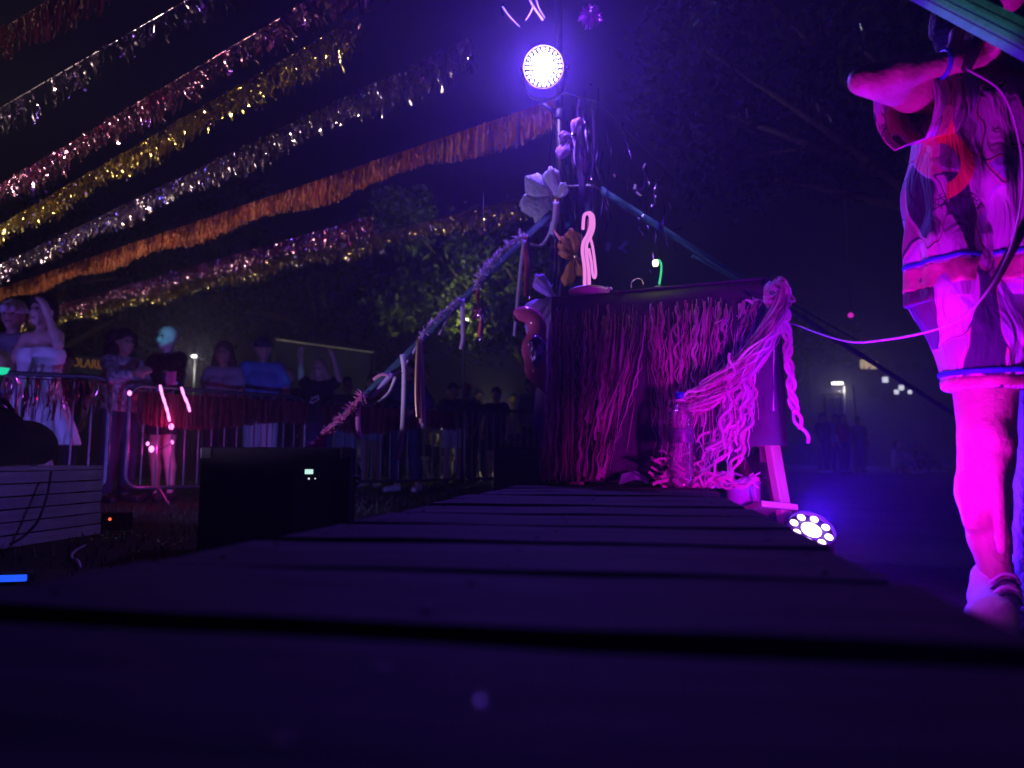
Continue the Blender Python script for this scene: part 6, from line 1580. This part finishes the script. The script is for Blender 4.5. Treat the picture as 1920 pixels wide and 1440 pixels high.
    n4 = nd(nt, 'ShaderNodeTexNoise'); n4.inputs['Scale'].default_value = 14; n4.inputs['Detail'].default_value = 3; n4.inputs['Distortion'].default_value = 0.8
    m5 = nd(nt, 'ShaderNodeMapping'); m5.inputs['Scale'].default_value = (1.6, 1.6, 0.45); nt.links.new(tc.outputs['Object'], m5.inputs['Vector']); nt.links.new(m5.outputs[0], n4.inputs['Vector'])
    bp = nd(nt, 'ShaderNodeBump'); bp.inputs['Strength'].default_value = 0.7; bp.inputs['Distance'].default_value = 0.04; nt.links.new(n4.outputs['Fac'], bp.inputs['Height']); nt.links.new(bp.outputs[0], b.inputs['Normal'])
    return m
hb = P(1900, 860, 1.85)
hero = empty('person', (hb.x, 1.87, 0)); tag(hero, 'barelegged person in a loose printed shirt and shorts, lit magenta, elbow raised', 'person')
HO = np.array(hero.location)
def hp(px, py, D): return np.array(P(px, py, D)) - HO
hz = lambda py, D=1.85: float(P(1800, py, D).z)
shl, shr = hp(1788, 178, 1.84), hp(2010, 172, 1.94)
el, wr = hp(1622, 152, 1.66), hp(1782, 117, 1.66)
head = hp(1862, -38, 1.84)
B = Body()
for s in (-1, 1):
    B.chain([V3(s * .08, 0.01, .86), V3(s * .065, 0.0, 1.02), V3(s * .08, 0, 1.2), V3(s * .06, .01, 1.33)], [.105, .095, .105, .06])
B.cap(shl * [1, 1, 1], shr, .055, .055)
B.cap(V3(0, .01, 1.36), head + V3(0, .02, -.06), .058, .052)
B.cap(head + V3(0, .02, .05), head + V3(0, 0, -.015), .095, .082).cap(head + V3(-.005, -.03, -.04), head + V3(-.008, -.055, -.085), .066, .044)
B.cap(head + V3(0, -.09, .012), head + V3(0, -.11, -.02), .011, .016)
for s in (-1, 1): B.cap(head + V3(s * .085, .015, 0), head + V3(s * .089, .02, -.03), .018, .012)
kl, kr = hp(1850, 828, 1.82), hp(1962, 835, 1.93)
al, ar = hp(1869, 1085, 1.885), hp(1929, 1072, 2.02)
B.chain([V3(-.085, 0, .86), hp(1846, 700, 1.83), kl], [.1, .075, .061])
B.chain([kl, hp(1846, 865, 1.83), hp(1843, 925, 1.865), hp(1855, 1010, 1.88), al], [.061, .056, .060, .046, .035])
B.chain([V3(.085, 0, .86), hp(1955, 700, 1.91), kr, hp(1951, 915, 1.97), hp(1938, 1000, 2.0), ar], [.1, .08, .06, .058, .046, .034])
B.cap(kl + V3(-.01, -.045, .015), kl + V3(-.01, -.045, .03), .026).cap(kl + V3(-.008, -.034, -.05), kl + V3(.0, -.03, -.26), .022, .012).cap(kl + V3(-.03, .03, -.1), kl + V3(-.022, .035, -.2), .032, .026)
B.chain([al + V3(0, .02, -.03), hp(1872, 1165, 1.75)], [.036, .03]).chain([ar + V3(0, .02, -.03), ar + V3(.03, -.16, -.06)], [.036, .03])
B.chain([shl, shl * .5 + el * .5 + V3(0, 0, -.005), el], [.055, .05, .034]).chain([el + V3(-.012, 0, .004), el * .6 + wr * .4, wr], [.026, .037, .025])
hand_caps(B, wr, hp(1845, 92, 1.67) - wr, V3(0.2, -1, 0.3), 1.0, 0.75)
elr = hp(2080, 330, 1.95); wrr = hp(2050, 500, 1.82)
B.chain([shr, elr, wrr], [.052, .04, .026]); hand_caps(B, wrr, V3(0, -.3, -1), V3(-1, 0, 0))
link('body', B.mesh('body', 0.0085, 0.016), M('warm skin with fine relief', (0.62, 0.40, 0.32), 0.5, var=0.18, scale=9, bump=0.35, bscale=70), hero)
for s in (-1, 1):
    e = link('eye', lathe_mesh('eye', [(0.001, -0.011), (0.009, -0.006), (0.012, 0), (0.009, 0.006), (0.001, 0.011)], 10), MT['eye'], hero); e.location = head + V3(s * .033, -.086, .02); e.rotation_euler = (0, R(90), 0)
link('mouth', Body().cap(head + V3(-.022, -.098, -.062), head + V3(.022, -.098, -.062), .008).mesh('mouth', 0.004, 0.005), MT['lip'], hero)
T = Body().cap(head + V3(0, .035, .06), head + V3(0, .045, -.01), .1, .094)
g_ = random.Random(5)
for q in range(30):
    a = g_.uniform(0, 6.28); p = head + V3(.105 * math.cos(a), .05 + .06 * math.sin(a), g_.uniform(-.13, .12)); T.cap(p, p + V3(0, .01, -.03), .034)
link('hair', T.clip(head + V3(0, -.05, .04), (0, 1, .5)).mesh('hair', 0.014, 0.02), MT['hair_dark'], hero)
# shirt
def shirt_body():
    S = Body()
    for (xo, yo, r0, r1) in ((-.11, -.01, .105, .118), (.115, .01, .11, .122), (0, -.035, .118, .125), (0, .04, .115, .122)):
        S.chain([V3(xo * .8, yo, 1.30), V3(xo * .95, yo, 1.12), V3(xo, yo, .95), V3(xo, yo, .72)], [r0 * .85, r0, r0, r1])
    S.cap(shl, shr, .066, .066)
    return S
def fold(V):
    V = V.copy(); a = np.arctan2(V[:, 1], V[:, 0]); k = np.clip((1.32 - V[:, 2]) / 0.35, 0.0, 1) * np.clip(1.25 - np.abs(V[:, 0]) / .3, 0.2, 1)
    d = 0.013 * k * (np.sin(a * 9 + V[:, 2] * 6) + 0.7 * np.sin(a * 17 - V[:, 2] * 9 + 1.3)) + 0.006 * k * np.sin(V[:, 2] * 26 + a * 4)
    V[:, 0] += np.cos(a) * d; V[:, 1] += np.sin(a) * d; return V
hemz = hz(570)
S = shirt_body().clip((0, 0, hemz), (0, 0, 1)).clip((0, 0, 1.405), (0, 0, -1))
arc_c = tuple(np.array(P(1786, 288, 1.72)) - HO)
PM = print_material('printed cotton', (arc_c, 0.042, 0.070)); PM2 = print_material('printed cotton shorts')
sh_o = link('shirt', S.mesh('shirt', 0.009, 0.03, 0.004, wob=fold), PM, hero)
# wide sleeve, slipping down the raised arm; open end with the arm coming out
dirs = (el - shl) / np.linalg.norm(el - shl)
def sleeve_ring(t, r, dz, n=18):
    c = shl + (el - shl) * t + V3(0, 0, dz)
    u = np.cross(dirs, V3(0, 0, 1)); u /= np.linalg.norm(u); w_ = np.cross(u, dirs)
    return [c + u * r * math.cos(2 * math.pi * k / n) * 0.85 + w_ * r * math.sin(2 * math.pi * k / n) * 1.15 * (1 + 0.10 * math.sin(5 * 2 * math.pi * k / n)) for k in range(n)]
rings = [sleeve_ring(-0.15, .085, -.02), sleeve_ring(0.1, .088, -.026), sleeve_ring(0.3, .085, -.032), sleeve_ring(0.48, .088, -.040), sleeve_ring(0.6, .094, -.046)]
rings += [[p * .97 + (shl + (el - shl) * .6 + V3(0, 0, -.046)) * .03 for p in rings[-1]], [p * 1.0 for p in sleeve_ring(0.3, .078, -.032)], sleeve_ring(0.05, .07, -.02)]
Vv = [p for r_ in rings for p in r_]; n = 18
Fq = [(i * n + k, i * n + (k + 1) % n, (i + 1) * n + (k + 1) % n, (i + 1) * n + k) for i in range(len(rings) - 1) for k in range(n)]
link('sleeve', pydata('sleeve', Vv, Fq, True), PM, sh_o)
BLUE = M('blue woven trim', (0.03, 0.04, 0.55), 0.6, var=0.2, scale=30); REDB = M('orange-red woven band', (0.72, 0.26, 0.30), 0.65, var=0.6, scale=16, bump=0.3, bscale=40)
def band_of(fn, y0, y1, off, mat, parent, name):
    T = fn().clip((0, 0, hz(y1)), (0, 0, 1)).clip((0, 0, hz(y0)), (0, 0, -1))
    return link(name, T.mesh(name, 0.008, 0.03, off, wob=fold if fn is shirt_body else None), mat, parent)
band_of(shirt_body, 490, 501, 0.008, BLUE, sh_o, 'trim')
PALE = M('pale piping', (0.8, 0.7, 0.8), 0.6, var=0.15)
band_of(shirt_body, 501, 506, 0.0075, PALE, sh_o, 'piping')
band_of(shirt_body, 538, 543, 0.008, PALE, sh_o, 'piping')
band_of(shirt_body, 503, 546, 0.0065, REDB, sh_o, 'band')
def shorts_body():
    S = Body()
    for s in (-1, 1): S.cap(V3(s * .07, 0, .95), V3(s * .075, 0, .86), .125, .13)
    S.chain([V3(-.085, 0, .86), hp(1852, 640, 1.84), hp(1852, 760, 1.83)], [.135, .118, .094])
    S.chain([V3(.085, 0, .86), hp(1960, 640, 1.9), hp(1962, 760, 1.92)], [.135, .118, .094])
    return S
T = shorts_body().clip((0, 0, hz(734)), (0, 0, 1)).clip((0, 0, .98), (0, 0, -1))
so = link('shorts', T.mesh('shorts', 0.009, 0.02, 0.0), PM2, hero)
band_of(shorts_body, 697, 709, 0.005, BLUE, so, 'trim')
band_of(shorts_body, 709, 731, 0.003, REDB, so, 'band')
# shoes
for (a, t, nm) in ((al, hp(1874, 1172, 1.745), 0), (ar, ar + V3(.03, -.17, -.065), 1)):
    T = Body().cap(a + V3(0, .035, -.055), t + V3(0, 0.02, .012), .047, .042).cap(a + V3(0, .02, -.005), a + V3(0, .0, -.04), .045, .05).cap(t + V3(-.012, 0.03, .01), t + V3(.012, .03, .01), .042)
    zf = -HO[2] + 0.004
    T.clip((0, 0, 0.022), (0, 0, 1))
    sn = link('shoe', T.mesh('shoe', 0.0075, 0.02, 0.003), MT['shoe_white'], hero)
    T2 = Body().cap(a + V3(0, .04, -.06), t + V3(0, 0.02, .008), .05, .047).cap(t + V3(-.014, .03, .0), t + V3(.014, .03, 0), .046).clip((0, 0, 0.003), (0, 0, 1)).clip((0, 0, 0.03), (0, 0, -1))
    link('sole', T2.mesh('sole', 0.007, 0.02, 0.004), MT['cloth_white'], sn)
    dd = t - a; dd = dd / np.linalg.norm(dd)
    for q in range(4):
        c = a + V3(0, -.03, .012) + dd * (0.028 * q) + V3(0, -.012, .0)
        pts = [c + V3(-.036, .012, -.018), c + V3(-.015, -.002, .006), c + V3(.015, -.004, .002), c + V3(.036, .01, -.022)]
        link('lace', tube_mesh('lace', catmull(pts, 4), 0.0042, 6), MT['blackplastic'] if q % 2 else MT['shoe_white'], sn)
    sk_ = Body().cap(a + V3(0, 0, .05), a + V3(0, .01, -.03), .039, .043).clip(tuple(a + V3(0, 0, .045)), (0, 0, -1))
    link('sock', sk_.mesh('sock', 0.008, 0.02, 0.0), MT['cloth_white'], hero)
# bracelet, microphone, bag strap
br = link('bracelet', tube_mesh('bracelet', [tuple(wr * .92 + el * .08 + 0.031 * (np.cross((wr - el) / np.linalg.norm(wr - el), V3(0, 0, 1)) * math.cos(a) + V3(0, 0, 1) * math.sin(a))) for a in np.linspace(0, 2 * math.pi, 17)], 0.006, 6, False), M('blue beads', (0.05, 0.08, 0.7), 0.2, var=0.5, scale=90), hero)
mic = empty('microphone', P(1830, 95, 1.64)); tag(mic, 'black microphone held to the mouth of the person in the printed shirt', 'microphone')
ml_ = to_local(mic, [P(1812, 128, 1.63), P(1850, 40, 1.66), P(1856, 24, 1.66)])
link('handle', tube_mesh('handle', ml_[:2], [0.012, 0.019], 12), MT['blackplastic'], mic)
me = Body().cap(tuple(ml_[2]), tuple(ml_[2] + Vector((0.002, 0, 0.006))), 0.026).mesh('grille', 0.006, 0.01); link('grille', me, MT['steel'], mic)
link('bag_strap', strip_mesh('bag_strap', [Vector(tuple(q)) for q in (hp(1935, 395, 1.66), hp(1905, 455, 1.65), hp(1878, 505, 1.66), hp(1855, 545, 1.68))], 0.02, Vector((0, -1, 0)), 0.3, 0, 0.003), MT['cloth_black'], hero)
cab = catmull([P(1812, 128, 1.63), P(1880, 175, 1.58), P(1912, 270, 1.58), P(1916, 370, 1.58), P(1893, 470, 1.58), P(1852, 545, 1.58), P(1800, 598, 1.62), P(1740, 622, 1.7), P(1660, 637, 1.85), P(1595, 641, 2.0), P(1535, 625, 2.25), P(1480, 605, 2.65), P(1440, 600, 3.1), P(1420, 700, 3.4)], 10)
mc = link('cable', tube_mesh('cable', cab, 0.0028, 8), M('white cable', (0.75, 0.72, 0.8), 0.35, var=0.1)); tag(mc, 'pale microphone cable sagging from the person to the table', 'cable')

# ================================================================== HAZE
hzm = bpy.data.materials.new('haze air'); hzm.use_nodes = True
nt = hzm.node_tree; nt.nodes.clear()
pv = nd(nt, 'ShaderNodeVolumePrincipled'); pv.inputs['Color'].default_value = (0.8, 0.78, 1.0, 1); pv.inputs['Density'].default_value = 0.0145; pv.inputs['Anisotropy'].default_value = 0.7
ou = nd(nt, 'ShaderNodeOutputMaterial'); nt.links.new(pv.outputs[0], ou.inputs['Volume'])
hx = box_mesh('haze', 130, 130, 16.0)
ho = link('haze', hx, hzm); ho.location = (4, 22, -1.0)
tag(ho, 'thin smoky haze hanging in the air over the whole place', 'haze', kind='stuff')
